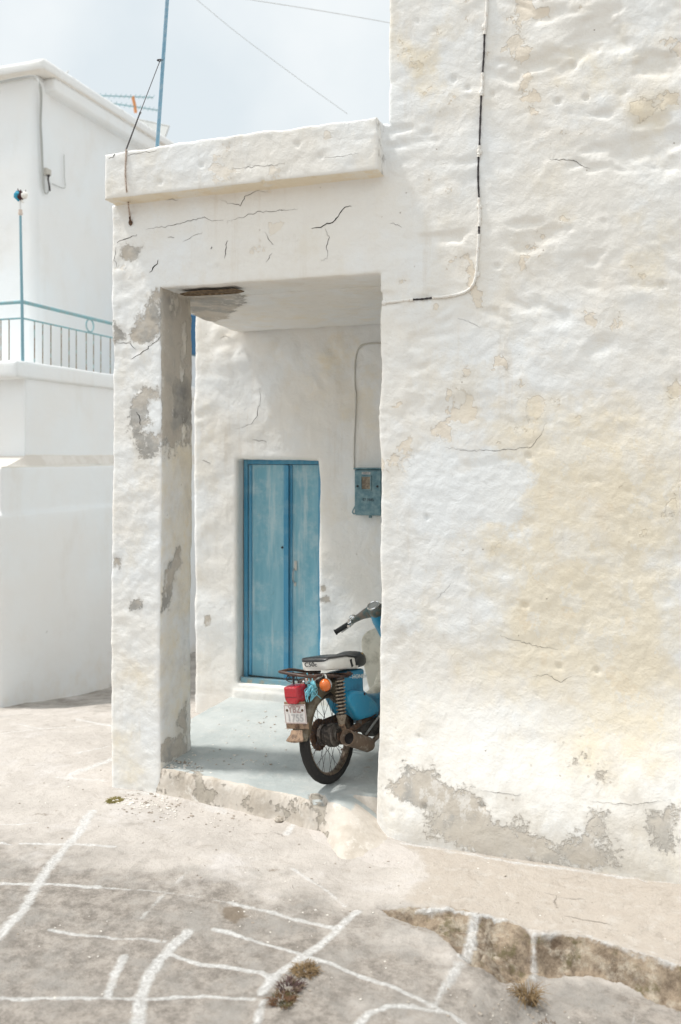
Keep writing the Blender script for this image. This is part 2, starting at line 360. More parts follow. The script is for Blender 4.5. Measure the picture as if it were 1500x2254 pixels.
class MB:
    def __init__(s): s.v = []; s.f = []; s.mi = []; s.cur = 0
    def add(s, vs, fs):
        b = len(s.v); s.v += [tuple(v) for v in vs]; s.f += [tuple(b+i for i in f) for f in fs]; s.mi += [s.cur]*len(fs); return s
    def box(s, c, d, rot=None):
        vs = [Vector((x*d[0]/2, y*d[1]/2, z*d[2]/2)) for x in (-1, 1) for y in (-1, 1) for z in (-1, 1)]
        if rot is not None: vs = [rot @ v for v in vs]
        vs = [v+Vector(c) for v in vs]
        return s.add(vs, [(0, 1, 3, 2), (4, 6, 7, 5), (0, 4, 5, 1), (2, 3, 7, 6), (0, 2, 6, 4), (1, 5, 7, 3)])
    def tube(s, pts, r, seg=10, closed=False, caps=True):
        pts = [Vector(p) for p in pts]; n = len(pts)
        rs = r if isinstance(r, (list, tuple)) else [r]*n
        t0 = (pts[1]-pts[0]).normalized(); up = Vector((0, 0, 1)) if abs(t0.z) < .9 else Vector((1, 0, 0))
        nrm = t0.cross(up).normalized(); vs = []
        for i, p in enumerate(pts):
            if closed: t = (pts[(i+1) % n]-pts[i-1]).normalized()
            else: t = (pts[min(i+1, n-1)]-pts[max(i-1, 0)]).normalized()
            nrm = (nrm-t*nrm.dot(t)).normalized(); bi = t.cross(nrm)
            for k in range(seg):
                a = 2*pi*k/seg; vs.append(p+(nrm*cos(a)+bi*sin(a))*rs[i])
        fs = []
        for i in range(n if closed else n-1):
            j = (i+1) % n
            for k in range(seg): fs.append((i*seg+k, i*seg+(k+1) % seg, j*seg+(k+1) % seg, j*seg+k))
        if caps and not closed: fs += [tuple(range(seg-1, -1, -1)), tuple(range((n-1)*seg, n*seg))]
        return s.add(vs, fs)
    def lathe(s, prof, o, axis, seg=32, bumpy=None):
        """prof: (radius, distance along axis)"""
        axis = Vector(axis).normalized(); o = Vector(o); up = Vector((0, 0, 1)) if abs(axis.z) < .9 else Vector((1, 0, 0))
        a1 = axis.cross(up).normalized(); a2 = axis.cross(a1); vs = []; n = len(prof)
        for k in range(seg):
            a = 2*pi*k/seg; d = a1*cos(a)+a2*sin(a)
            for i, (r, h) in enumerate(prof):
                rr = r+(bumpy(k, i) if bumpy else 0); vs.append(o+axis*h+d*max(rr, 1e-5))
        fs = [(k*n+i, k*n+i+1, ((k+1) % seg)*n+i+1, ((k+1) % seg)*n+i) for k in range(seg) for i in range(n-1)]
        return s.add(vs, fs)
    def prism(s, outl, l0, l1):
        """outline in (s,h), extruded along l"""
        n = len(outl); vs = [(a, l0, b) for a, b in outl]+[(a, l1, b) for a, b in outl]
        fs = [tuple(range(n)), tuple(range(2*n-1, n-1, -1))]+[(i, i+n, (i+1) % n+n, (i+1) % n) for i in range(n)]
        return s.add(vs, fs)
    def loft(s, rings, caps=True):
        n = len(rings[0]); vs = [p for r in rings for p in r]
        fs = [(i*n+k, i*n+(k+1) % n, (i+1)*n+(k+1) % n, (i+1)*n+k) for i in range(len(rings)-1) for k in range(n)]
        if caps: fs += [tuple(range(n-1, -1, -1)), tuple(range((len(rings)-1)*n, len(rings)*n))]
        return s.add(vs, fs)
    def ball(s, c, r, sc=(1, 1, 1), seg=12, jit=0., rnd=random):
        vs = []; fs = []; c = Vector(c); rows = max(4, seg//2)
        for i in range(rows+1):
            th = pi*i/rows
            for k in range(seg):
                a = 2*pi*k/seg; q = 1+rnd.uniform(-jit, jit)
                vs.append((c.x+r*sc[0]*sin(th)*cos(a)*q, c.y+r*sc[1]*sin(th)*sin(a)*q, c.z+r*sc[2]*cos(th)*q))
        for i in range(rows):
            for k in range(seg): fs.append((i*seg+k, (i+1)*seg+k, (i+1)*seg+(k+1) % seg, i*seg+(k+1) % seg))
        return s.add(vs, fs)
    def build(s, name, mat, parent=None, bevel=0., smooth=True, solid=0., sub=0, ang=40, segs=3):
        me = bpy.data.meshes.new(name); me.from_pydata(s.v, [], s.f); me.validate()
        import bmesh
        bm = bmesh.new(); bm.from_mesh(me); bmesh.ops.remove_doubles(bm, verts=bm.verts, dist=1e-5)
        bmesh.ops.recalc_face_normals(bm, faces=bm.faces)
        if smooth:
            for e in bm.edges:
                if len(e.link_faces) == 2 and e.calc_face_angle(0) > radians(ang): e.smooth = False
            for f in bm.faces: f.smooth = True
        bm.to_mesh(me); bm.free()
        mats = mat if isinstance(mat, list) else [mat]
        for m in mats: me.materials.append(m)
        if len(mats) > 1 and len(me.polygons) == len(s.mi): me.polygons.foreach_set('material_index', s.mi)
        o = bpy.data.objects.new(name, me); COL.objects.link(o); o.parent = parent
        if solid: m = o.modifiers.new('s', 'SOLIDIFY'); m.thickness = solid; m.offset = 0
        if bevel: m = o.modifiers.new('b', 'BEVEL'); m.width = bevel; m.segments = segs; m.limit_method = 'ANGLE'; m.angle_limit = radians(35)
        if sub: m = o.modifiers.new('u', 'SUBSURF'); m.levels = sub; m.render_levels = sub
        return o
def text(s, name, body, size, mat, parent, loc, rot, sx=1., ext=.0006, align='CENTER'):
    cu = bpy.data.curves.new(name, 'FONT'); cu.body = body; cu.size = size; cu.extrude = ext; cu.align_x = align; cu.align_y = 'CENTER'
    if s: cu.offset = s
    cu.materials.append(mat); o = bpy.data.objects.new(name, cu); COL.objects.link(o); o.parent = parent
    bpy.context.view_layer.update(); me = bpy.data.meshes.new_from_object(o.evaluated_get(bpy.context.evaluated_depsgraph_get()))
    bpy.data.objects.remove(o); me.transform(Matrix.Diagonal((sx, 1, 1, 1))); o = bpy.data.objects.new(name, me); COL.objects.link(o); o.parent = parent
    o.location = loc; o.rotation_euler = rot; return o
def smoothpath(pts, n=6):
    P = [Vector(p) for p in pts]; P = [P[0]*2-P[1]]+P+[P[-1]*2-P[-2]]; out = []
    for i in range(1, len(P)-2):
        for k in range(n):
            t = k/n; a, b, c, d = P[i-1], P[i], P[i+1], P[i+2]
            out.append(.5*((2*b)+(c-a)*t+(2*a-5*b+4*c-d)*t*t+(3*b-a-3*c+d)*t*t*t))
    out.append(P[-2]); return out

# ---------------------------------------------------------------- voxel walls: one welded, rounded, uneven skin
def vox(xs, ys, zs, occ, smooth=4, clip=.012, disp=None):
    xs, ys, zs = (np.asarray(a, float) for a in (xs, ys, zs))
    cx, cy, cz = ((a[1:]+a[:-1])/2 for a in (xs, ys, zs))
    O = occ(*np.meshgrid(cx, cy, cz, indexing='ij'))
    nx, ny, nz = len(xs), len(ys), len(zs)
    P = np.pad(O, 1); quads = []
    def vid(i, j, k): return (i*ny+j)*nz+k
    for ax in range(3):
        A = np.moveaxis(P, ax, 0); d = A[1:] != A[:-1]
        idx = np.argwhere(d); lo = A[:-1][d]
        a, b, c = idx.T; b = b-1; c = c-1
        if ax == 0: q = [vid(a, b, c), vid(a, b+1, c), vid(a, b+1, c+1), vid(a, b, c+1)]
        elif ax == 1: q = [vid(b, a, c), vid(b, a, c+1), vid(b+1, a, c+1), vid(b+1, a, c)]
        else: q = [vid(b, c, a), vid(b+1, c, a), vid(b+1, c+1, a), vid(b, c+1, a)]
        q = np.stack(q, 1); q[~lo] = q[~lo][:, ::-1]; quads.append(q)
    Q = np.concatenate(quads); used, inv = np.unique(Q, return_inverse=True); Q = inv.reshape(Q.shape)
    k = used % nz; j = (used//nz) % ny; i = used//(nz*ny)
    V = np.stack([xs[i], ys[j], zs[k]], 1); V0 = V.copy()
    E = np.concatenate([Q[:, [0, 1]], Q[:, [1, 2]], Q[:, [2, 3]], Q[:, [3, 0]]])
    for _ in range(smooth):
        s = np.zeros_like(V); n = np.zeros(len(V))
        for c in range(3):
            s[:, c] = np.bincount(E[:, 0], V[E[:, 1], c], len(V))+np.bincount(E[:, 1], V[E[:, 0], c], len(V))
        n = np.bincount(E[:, 0], minlength=len(V))+np.bincount(E[:, 1], minlength=len(V))
        V = V+.6*(s/n[:, None]-V)
    D = V-V0; L = np.linalg.norm(D, axis=1); D *= np.minimum(1, clip/np.maximum(L, 1e-9))[:, None]; V = V0+D
    N = vnorm(V, Q)
    if disp is not None: V = disp(V, N); N = vnorm(V, Q)
    return V0, V, Q, N
def vnorm(V, Q):
    fn = np.cross(V[Q[:, 2]]-V[Q[:, 0]], V[Q[:, 3]]-V[Q[:, 1]]); N = np.zeros_like(V)
    for c in range(4):
        for a in range(3): N[:, a] += np.bincount(Q[:, c], fn[:, a], len(V))
    return N/np.maximum(np.linalg.norm(N, axis=1), 1e-12)[:, None]
def submesh(name, V, Q, N, sel, mats, parent, cols, extra=()):
    q = Q[sel]; used, inv = np.unique(q, return_inverse=True); q = inv.reshape(q.shape)
    vv, nn, cc, mi = V[used], N[used], {k: c[used] for k, c in cols.items()}, np.zeros(len(q), int)
    for vs, fs in extra:      # hairline cracks belong to the skin they run over
        b = len(vv); vs = np.array([tuple(v) for v in vs]); q = np.r_[q, np.array(fs)+b]; mi = np.r_[mi, np.ones(len(fs), int)]
        vv = np.r_[vv, vs]; nn = np.r_[nn, np.tile([0, -1., 0], (len(vs), 1))]; cc = {k: np.r_[c, np.zeros((len(vs), 3))] for k, c in cc.items()}
    return npmesh(name, vv, q, mats, parent, cc, nn, matidx=mi)
def lines(*segs):
    out = []
    for a, b, st in segs: out += list(np.linspace(a, b, max(1, round((b-a)/st)), endpoint=False))
    return np.array(out+[segs[-1][1]])

# ================================================================= THE WHITE HOUSE WITH ITS PORCH
FY = 4.83
house = thing('whitewashed_house', 'old whitewashed house of peeling plaster with an open porch and one square pillar', 'house', (0, 0, 0))
XL, XO, XR, XT = -3.215, -2.86, -1.465, -1.41
ZO, ZL, ZP = 3.07, 3.612, 3.905
xs = lines((-3.27, .3, .0122), (.3, .9, .1), (.9, 4, .5))
zs = lines((-.15, 4.75, .0125), (4.75, 5.5, .1))
ys = lines((4.715, 4.83, .023), (4.83, 5.21, .03))
def occ(X, Y, Z):
    o = (Y > FY) & (((X > XL) & (X < XO)) | (X > XR)) & (Z < ZO)
    o |= (Y > FY) & (X > XL) & (Z >= ZO) & (Z < ZL)
    o |= (Y > FY) & (X > XT)
    par = (X > XL+.035) & (X < -1.44) & (Z >= ZL) & (Z < ZP) & (Y < 5.08)
    o |= par
    o |= (Y > FY) & (X >= -1.44) & (X <= XT) & (Z >= ZL) & (Z < ZP) & (Y < 5.08)
    return o
def f_disp(V, N):
    x, y, z = V.T; V = V.copy()
    right = sstep(-1.75, -1.2, x); low = 1-sstep(.4, 1.5, z); top = sstep(2.0, 3.2, z)
    # rubble stones felt through the coat
    warp = np.stack([fbm(V*2.2, 3, 5), fbm(V*2.2, 3, 8), fbm(V*2.2, 3, 11)], 1)-.5
    f1, f2 = worley(V*np.array([2.6, 1.2, 4.1])+warp*2.2, 3)
    stones = (1-sstep(0, 1.0, f1))*sstep(0, .35, f2-f1)*sstep(.42, .62, fbm(V*1.3, 2, 19))
    big = fbm(V*np.array([1.6, 1, 2.1]), 3, 20)-.5
    mid = fbm(V*np.array([5, 3, 8])+warp*.8, 6, 30, .58)-.5
    m2 = fbm(V*np.array([11, 8, 17])+warp*1.5, 5, 33, .6)-.5
    hol = sstep(.57, .74, fbm(V*np.array([3.4, 3, 6.5])+warp*1.2, 4, 45, .45))
    fine = fbm(V*26, 3, 50, .6)-.5
    st = fbm(V*np.array([3.6, 3, 5])+warp*1.4, 7, 77, .6); step = sstep(.545, .56, st)+.6*sstep(.60, .612, st)   # edges of fallen coats
    d = big*(.012+.020*right*top)+mid*(.010+.011*right*top-.004*right)+m2*(.0055+.0025*right*top)*(1-.5*low*right)
    d += stones*.010*right*top-hol*.020*right*top-hol*.002
    d += fine*.0040*(1-.5*low*right)-step*.0020*(1-low*right)
    d *= 1-.38*right*top
    fz = ((x < XR+.1) & (z > ZO-.02)) | (x < XO+.03); d = np.where(fz, d*.80, d)
    pil = (x < XO+.03) & (z < ZO+.3)
    d += np.where(pil, (fbm(V*np.array([9, 9, 12]), 6, 61, .62)-.5)*.014, 0)
    d += 0
    # pits
    f, _ = worley(V*np.array([7., 5, 7.]), 91)
    d -= .012*(1-sstep(.05, .16, f))*(vnoise(V*1.9, 7) > .5)
    V += N*d[:, None]
    # the foot of the tall wall swells outwards, the pillar leans a little
    V[:, 1] -= np.where(y < 5.0, right*.20*(1-sstep(0, 1.0, z))**1.3, 0)
    V[:, 0] += np.where((x < XO+.05) & (z < ZO), -.008*sin(1)*np.sin(z*2.1), 0)
    V[:, 0] += np.where(np.abs(x-XR) < .03, (vnoise(np.stack([z*4, z*0, z*0], 1), 3)-.5)*.022, 0)
    V[:, 0] += np.where(np.abs(x-XT) < .03, (vnoise(np.stack([z*3, z*0, z*0], 1), 9)-.5)*.03*(z > ZP), 0)
    topm = (z > ZP-.06) & (x < XT-.02)
    V[:, 2] += np.where(topm, (fbm(np.stack([x*5, y*5, z*0], 1), 4, 13)-.5)*.035+.012*(x+3.2)/1.8, 0)
    V[:, 2] += np.where((np.abs(z-ZO) < .03) & (x > XO) & (x < XR), (fbm(np.stack([x*4, y*4, z*0], 1), 3, 14)-.5)*.02, 0)
    return V
V0, V, Q, N = vox(xs, ys, zs, occ, 2, .0065, f_disp)
def pz(pts, Y=FY): return [(onY(*p, Y).x, onY(*p, Y).z) for p in pts]
def zpx(pts, o, s): return [(o[0]+a*s, o[1]+b*s) for a, b in pts]
XZ = V0[:, [0, 2]]; YZ = V0[:, [1, 2]]; XY = V0[:, [0, 1]]
nv = len(V0); R = np.zeros(nv); Gc = np.zeros(nv); B = np.zeros(nv); R2 = np.zeros(nv); G2 = np.zeros(nv); B2 = np.zeros(nv)
front = N[:, 1] < -.35; inner = (N[:, 0] > .5) & (V0[:, 0] < XO+.05) & (V0[:, 2] < ZO+.02); soff = (N[:, 2] < -.5) & (V0[:, 2] < 3.2)
grey = [[(356, 644), (331, 654), (324, 686), (297, 703), (287, 749), (310, 759), (356, 736)],
        [(352, 850), (314, 854), (289, 879), (285, 917), (289, 955), (297, 980), (322, 1001), (352, 997), (352, 959), (301, 950), (327, 930), (314, 917), (329, 879), (352, 875)],
        [(249, 705), (262, 720), (272, 745), (249, 752)], [(275, 535), (305, 545), (298, 567), (272, 560)],
        [(286, 1328), (308, 1328), (305, 1342), (288, 1342)], [(252, 1228), (264, 1228), (262, 1242), (252, 1240)]]
for p in grey: R = np.maximum(R, np.where(front, polymask(XZ, pz(p), .07), 0)*1.02)
zz = zpx([(60, 1165), (170, 1100), (300, 1105), (400, 1165), (560, 1262), (700, 1340), (800, 1395), (900, 1430), (1000, 1390), (1060, 1270), (1130, 1290), (1110, 1400), (1220, 1470),
          (1200, 1520), (1000, 1555), (700, 1530), (470, 1450), (330, 1380), (230, 1290), (180, 1230)], (820, 1200), .4533)
R = np.maximum(R, np.where(front, polymask(XZ, pz(zz, 4.7), .10), 0)*.94)
for p in ([(1340, 1290), (1500, 1250), (1500, 1480), (1400, 1470), (1350, 1400)], [(1180, 1340), (1215, 1340), (1215, 1390), (1180, 1395)], [(1110, 1060), (1150, 1060), (1170, 1120), (1120, 1110)], [(940, 1040), (1030, 1040), (1020, 1090), (950, 1080)]):
    R = np.maximum(R, np.where(front, polymask(XZ, pz(zpx(p, (820, 1200), .4533), 4.75), .09), 0)*.84)
soft = [([(847, 1377), (910, 1370), (915, 1430), (850, 1440)], .9), ([(840, 1200), (900, 1190), (920, 1330), (845, 1350)], .45), ([(860, 1750), (1520, 1740), (1520, 1960), (850, 1930)], .66), ([(840, 1690), (880, 1690), (870, 1800), (838, 1790)], .5),
        ([(910, 1730), (1000, 1760), (1060, 1830), (980, 1850), (920, 1810)], .85)]
for p, k in soft: B2 = np.maximum(B2, np.where(front, polymask(XZ, pz(p, 4.75), .12), 0)*k)
# inner face of the pillar: coat gone at the top, blotches further down
iz = V0[:, 2]; iy = V0[:, 1]
rin = sstep(1.85, 2.35, iz)*.84-sstep(.5, .62, fbm(V0*np.array([1, 10, 2.6]), 5, 5, .6))*.45*(iy > 4.93)
R = np.maximum(R, np.where(inner, rin, 0))
for p in ([(395, 1200), (400, 1240), (385, 1260), (372, 1345), (356, 1350), (360, 1270), (384, 1210)], [(400, 1560), (413, 1540), (413, 1640), (404, 1620), (396, 1600), (385, 1600)], [(350, 1640), (400, 1610), (412, 1655), (345, 1690)]):
    pp = [(onX(*q, XO).y, onX(*q, XO).z) for q in p]
    R = np.maximum(R, np.where(inner, polymask(YZ, pp, .05), 0)*.9)
Gc = np.maximum(Gc, np.where(inner, .45, 0)); B2 = np.maximum(B2, np.where(inner, .42+.35*sstep(2., 2.8, iz), 0))
B = np.maximum(B, np.where(inner, .70*np.exp(-((iz-2.42)/.22)**2)*sstep(4.90, 5.0, iy)+.35*sstep(2.85, 3.0, iz)*(iy > 5.0), 0))
# soffit of the beam, spalled beside the pillar
sp1 = [tuple(onZ(*q, 3.07))[:2] for q in ((405, 652), (425, 706), (480, 700), (530, 675), (540, 652), (520, 640), (440, 640))]
R = np.maximum(R, np.where(soff, polymask(XY, sp1, .06), 0))
# ochre stains
och = [([(1090, 1280), (1205, 1260), (1215, 1330), (1170, 1390), (1100, 1380)], .95), ([(1210, 1200), (1390, 1180), (1400, 1330), (1300, 1370), (1230, 1330)], .8), ([(1300, 900), (1520, 900), (1520, 1480), (1400, 1500), (1330, 1400), (1310, 1200)], .72),
       ([(1340, 1500), (1500, 1480), (1520, 1670), (1390, 1680), (1350, 1600)], .8), ([(1010, 1150), (1200, 1130), (1210, 1290), (1040, 1300)], .6), ([(1080, 900), (1540, 860), (1540, 1720), (1250, 1720), (1030, 1420)], .66), ([(1060, 1440), (1340, 1430), (1320, 1600), (1100, 1620)], .5),
       ([(1340, 1895), (1460, 1890), (1480, 1935), (1340, 1925)], 1.), ([(1270, 110), (1350, 105), (1345, 185), (1280, 190)], 1.), ([(900, 100), (960, 100), (950, 190), (900, 190)], .8), ([(1390, 230), (1480, 250), (1500, 330), (1430, 320)], .7),
       ([(1400, 480), (1500, 470), (1500, 700), (1430, 680)], .75), ([(1130, 370), (1270, 370), (1280, 450), (1140, 430)], .6), ([(860, 30), (940, 20), (940, 90), (865, 90)], .6), ([(1100, 900), (1300, 870), (1320, 1100), (1120, 1120)], .55),
       ([(243, 1600), (300, 1590), (320, 1700), (245, 1735)], .72), ([(330, 1500), (350, 1500), (350, 1560), (330, 1560)], .7)]
for p, k in och: Gc = np.maximum(Gc, np.where(front, polymask(XZ, pz(p), .28), 0)*k)
for p, k in (([(880, 1000), (1150, 1010), (1160, 1180), (900, 1200)], .95), ([(840, 1330), (900, 1310), (1000, 1300), (980, 1400), (850, 1500)], .6), ([(330, 880), (352, 880), (352, 950), (335, 950)], 1.)):
    R2 = np.maximum(R2, np.where(front, polymask(XZ, pz(p), .24), 0)*k)
lowm = np.where(front & (V0[:, 0] > XR), 1-sstep(.35, 1.25, V0[:, 2]), 0); B2 = np.maximum(B2, lowm*.50)  # stains deepened towards the foot to offset the sun on its swelling
G2 = np.clip(.25+sstep(-1.7, -1.2, V0[:, 0])*.75*sstep(1.3, 2.2, iz)+np.where(V0[:, 2] > 3.2, .15, 0), 0, 1)
Gc = np.maximum(Gc, np.where((V0[:, 2] > 3.55) & (V0[:, 2] < 3.64) & (N[:, 2] < -.4), .75, 0))  # shade under the parapet ledge put into the ochre mask
B = np.maximum(B, np.where((V0[:, 0] < -1.42) & (V0[:, 2] > 3.55), sstep(3.80, 3.90, iz)*(.46+.56*sstep(-2.6, -1.8, V0[:, 0])*sstep(.44, .58, fbm(V0*np.array([4, 4, 3.]), 4, 29))), 0))
B = np.maximum(B, np.where((V0[:, 0] > -1.5) & (V0[:, 0] < -1.38) & (V0[:, 2] > 3.6) & (V0[:, 2] < 3.93) & (N[:, 0] > .3), .55, 0))
wear_shade = {'wear_shade': np.stack([R, Gc, B], 1), 'wear_shade2': np.stack([R2, G2, B2], 1)}
cen = V0[Q].mean(1)
is_pil = (cen[:, 0] < XO+.02) & (cen[:, 2] < ZO)
is_par = (cen[:, 2] > ZL) & (cen[:, 0] < -1.42)
is_beam = ~is_pil & ~is_par & (cen[:, 0] < XR) & (cen[:, 2] < ZL+.05)
fsel = (N[Q].mean(1)[:, 1] < -.2) & (cen[:, 0] < .4)
FV = [tuple(v) for v in V]; fbvh = BVHTree.FromPolygons(FV, [tuple(int(i) for i in q) for q in Q[fsel]])
def facade_pt(px, py, off=.001):
    o = Vector((0, 0, CH)); d = Vector(ray(px, py)).normalized()
    h = fbvh.ray_cast(o, d, 20)
    if h[0] is None: return onY(px, py, FY)
    return h[0]-d*off
def crack(name, pts, w, mat, parent, fn=facade_pt, seed=1):
    """a dark hairline following the plaster surface"""
    rnd = random.Random(seed); P = []
    for a, b in zip(pts[:-1], pts[1:]):
        n = max(2, int(math.dist(a, b)/5))
        for k in range(n): t = k/n; P.append((a[0]+(b[0]-a[0])*t+rnd.uniform(-2, 2), a[1]+(b[1]-a[1])*t+rnd.uniform(-2, 2)))
    P.append(pts[-1]); n = len(P); vs = []; fs = []
    for i, p in enumerate(P):
        q = P[min(i+1, n-1)]; r = P[max(i-1, 0)]; d = Vector((q[0]-r[0], q[1]-r[1])).normalized(); nn = (-d.y, d.x)
        ww = w*(.25+.75*sin(pi*min(1, (i+.4)/n)))*rnd.uniform(.5, 1.25)
        vs += [fn(p[0]+nn[0]*ww, p[1]+nn[1]*ww, .0022), fn(p[0]-nn[0]*ww, p[1]-nn[1]*ww, .0022)]
        if i: fs.append((2*i-2, 2*i-1, 2*i+1, 2*i))
    return vs, fs
CK = []; z3 = ((230, 200), .4333)
CR = [([(60, 770), (110, 750), (165, 728)], 1.3), ([(215, 700), (300, 690), (385, 675), (450, 655), (505, 640), (550, 660), (605, 655)], .9), ([(620, 665), (700, 640), (780, 615), (860, 608), (950, 600), (985, 598)], .8),
      ([(590, 550), (630, 570), (690, 580), (720, 530), (770, 505), (820, 515)], .8), ([(1055, 702), (1110, 686), (1170, 658), (1200, 613), (1235, 583), (1255, 586)], 1.7), ([(1120, 695), (1140, 740), (1130, 800), (1135, 850), (1100, 860)], .9),
      ([(625, 755), (620, 790), (610, 850)], 1.3), ([(815, 720), (850, 770), (860, 780)], .8), ([(855, 820), (820, 870)], .8), ([(110, 328), (200, 312), (265, 302)], .9), ([(20, 346), (40, 335), (55, 318)], 1.4),
      ([(650, 395), (800, 380), (920, 370)], .7), ([(1115, 340), (1240, 325), (1290, 318)], .7), ([(230, 920), (268, 880), (272, 858)], 1.6), ([(60, 790), (50, 860), (70, 900)], .8), ([(310, 560), (340, 552), (375, 551)], .9),
      ([(400, 765), (450, 740), (500, 715)], .6), ([(540, 800), (545, 790)], 1.4), ([(325, 742), (355, 745)], .9)]
for i, (c, w) in enumerate(CR): CK.append(crack('c', zpx(c, *z3), w*(.52 if w < 1.5 else .72), None, None, facade_pt, i))
for i, (c, w) in enumerate([([(980, 985), (1040, 992), (1120, 990), (1170, 984), (1190, 960), (1205, 930)], 1.), ([(290, 790), (320, 770), (350, 745), (357, 735)], 1.6), ([(255, 755), (285, 756), (300, 770)], 1.1), ([(300, 905), (305, 915), (310, 935)], 1.8),
    ([(1100, 1400), (1140, 1410), (1180, 1422), (1230, 1430)], .8), ([(1170, 1490), (1205, 1485), (1235, 1502), (1260, 1488)], .9), ([(960, 1320), (1000, 1280)], .6), ([(1010, 700), (1060, 720)], .6), ([(1210, 350), (1260, 352), (1300, 372)], 1.2),
    ([(860, 490), (885, 500)], .8), ([(1060, 1740), (1150, 1752)], .9), ([(1300, 1765), (1400, 1772), (1480, 1760)], .9)]):
    CK.append(crack('c', c, w*.48, None, None, facade_pt, 50+i))
pieces = {'wall': [], 'pillar': [], 'beam': [], 'parapet': []}
for vs, fs in CK:
    p = vs[len(vs)//2]; k = 'parapet' if p.z > ZL and p.x < -1.42 else 'wall' if p.x > XR else 'pillar' if (p.x < XO and p.z < ZO) else 'beam'
    pieces[k].append((vs, fs))
PM = [M['plaster'], M['crack']]
submesh('wall', V, Q, N, ~(is_pil | is_par | is_beam), PM, house, wear_shade, pieces['wall'])['label'] = 'tall front wall with ochre stains and bare cement at its foot'
submesh('pillar', V, Q, N, is_pil, PM, house, wear_shade, pieces['pillar'])
submesh('beam', V, Q, N, is_beam, PM, house, wear_shade, pieces['beam'])
submesh('parapet', V, Q, N, is_par, PM, house, wear_shade, pieces['parapet'])

# porch roof slab
def s_disp(V, N):
    d = (fbm(V*np.array([3, 3, 3.]), 4, 5)-.5)*.03+(fbm(V*14, 3, 6)-.5)*.006
    V = V+N*d[:, None]; V[:, 2] -= (V[:, 1]-5.16)*.03; return V
V0, V, Q, N = vox(lines((-3.15, -1.0, .025)), lines((5.213, 6.449, .025)), lines((3.072, 3.35, .04)), lambda X, Y, Z: X > -99, 2, .01, s_disp)
cl = np.zeros((len(V0), 3)); cl2 = np.zeros((len(V0), 3))
sp2 = [tuple(onZ(*q, 3.05))[:2] for q in ((405, 640), (425, 706), (462, 707), (500, 700), (535, 672), (540, 655), (520, 640))]
sp3 = [tuple(onZ(*q, 3.05))[:2] for q in ((425, 690), (440, 705), (480, 709), (475, 698))]
cl[:, 0] = np.maximum(polymask(V0[:, :2], sp2, .07), polymask(V0[:, :2], sp3, .04)); cl[:, 1] = .25
npmesh('porch_roof', V, Q, [M['plaster_back']], house, {'wear_shade': cl, 'wear_shade2': cl2}, N)
# the rubble core that shows where the soffit has spalled: a shallow ragged pocket
mb = MB(); ring = zpx([(398, 210), (440, 200), (520, 192), (600, 188), (680, 184), (720, 192), (735, 197), (700, 203), (640, 208), (560, 214), (470, 218), (420, 216)], (230, 560), .42)
rr = random.Random(4); top = [onZ(p[0]+rr.uniform(-1, 1), p[1]+rr.uniform(-.7, .7), 3.052) for p in ring]
c0 = sum(top, Vector())/len(top); inn = [c0+(p-c0)*.75+Vector((0, 0, .003+rr.uniform(0, .004))) for p in top]
mb.loft([[p+Vector((0, 0, .006)) for p in top], top, inn]); mb.build('spalled_patch', M['hole'], house, smooth=False)

# back wall of the porch with its door recess and step
BY = 6.45
DXL, DXR, DZ0, DZ1 = -3.125, -2.45, .262, 2.03
def occ_b(X, Y, Z):
    o = (Y > BY) & (X > -3.515)
    o &= ~((X > DXL) & (X < DXR) & (Z > DZ0) & (Z < DZ1) & (Y < 6.63))
    o |= (X > -3.16) & (X < -1.9) & (Z < .225) & (Y > 6.435)
    return o
def b_disp(V, N):
    x, y, z = V.T
    warp = np.stack([fbm(V*2, 3, 5), fbm(V*2, 3, 8), fbm(V*2, 3, 11)], 1)-.5
    f1, f2 = worley(V*np.array([3.2, 1.2, 4.6])+warp*1.5, 13)
    st = (1-sstep(0, .9, f1))*sstep(0, .3, f2-f1)
    up = sstep(1.9, 2.6, z)
    d = (fbm(V*np.array([1.5, 1, 1.8]), 3, 21)-.5)*.05+st*.012*up+(fbm(V*np.array([5, 3, 7]), 4, 31)-.5)*.016+(fbm(V*24, 3, 51)-.5)*.004
    d *= np.where((y > 6.5), .45, 1); V = V+N*d[:, None]
    V[:, 2] += np.where((np.abs(z-.235) < .02) & (y < 6.5), -.0, 0)
    return V
V0, V, Q, N = vox(lines((-3.515, -1.55, .016), (-1.55, -.9, .08)), lines((6.435, 6.45, .015), (6.45, 6.63, .03), (6.63, 6.9, .135)), lines((-.4, .14, .09), (.14, 3.5, .016), (3.5, 4.1, .1)), occ_b, 3, .012, b_disp)
cl = np.zeros((len(V0), 3)); cl2 = np.zeros((len(V0), 3)); P = V0[:, [0, 2]]; fr = N[:, 1] < -.3
def pb(p): return pz(p, BY)
for p, k in (([(600, 760), (835, 740), (838, 960), (740, 960), (640, 850)], .42), ([(790, 780), (835, 790), (838, 850), (780, 850)], .62), ([(640, 800), (700, 790), (720, 850), (660, 860)], .46), ([(427, 700), (500, 740), (480, 1000), (427, 1000)], .28)):
    cl[:, 1] = np.maximum(cl[:, 1], np.where(fr, polymask(P, pb(p), .15), 0)*k)
for p in ([(450, 1355), (463, 1355), (462, 1375), (452, 1378)], [(702, 1318), (722, 1312), (728, 1325), (706, 1328)], [(708, 1290), (718, 1288), (716, 1302), (706, 1302)]):
    cl[:, 0] = np.maximum(cl[:, 0], np.where(fr, polymask(P, pb(p), .02), 0)*.9)
for p, k in (([(430, 1240), (470, 1240), (468, 1310), (430, 1310)], .5), ([(830, 1300), (700, 1560), (838, 1560)], .3), ([(800, 1135), (838, 1135), (838, 1200), (810, 1190)], .4)):
    cl2[:, 2] = np.maximum(cl2[:, 2], np.where(fr, polymask(P, pb(p), .1), 0)*k)
cl2[:, 1] = .2
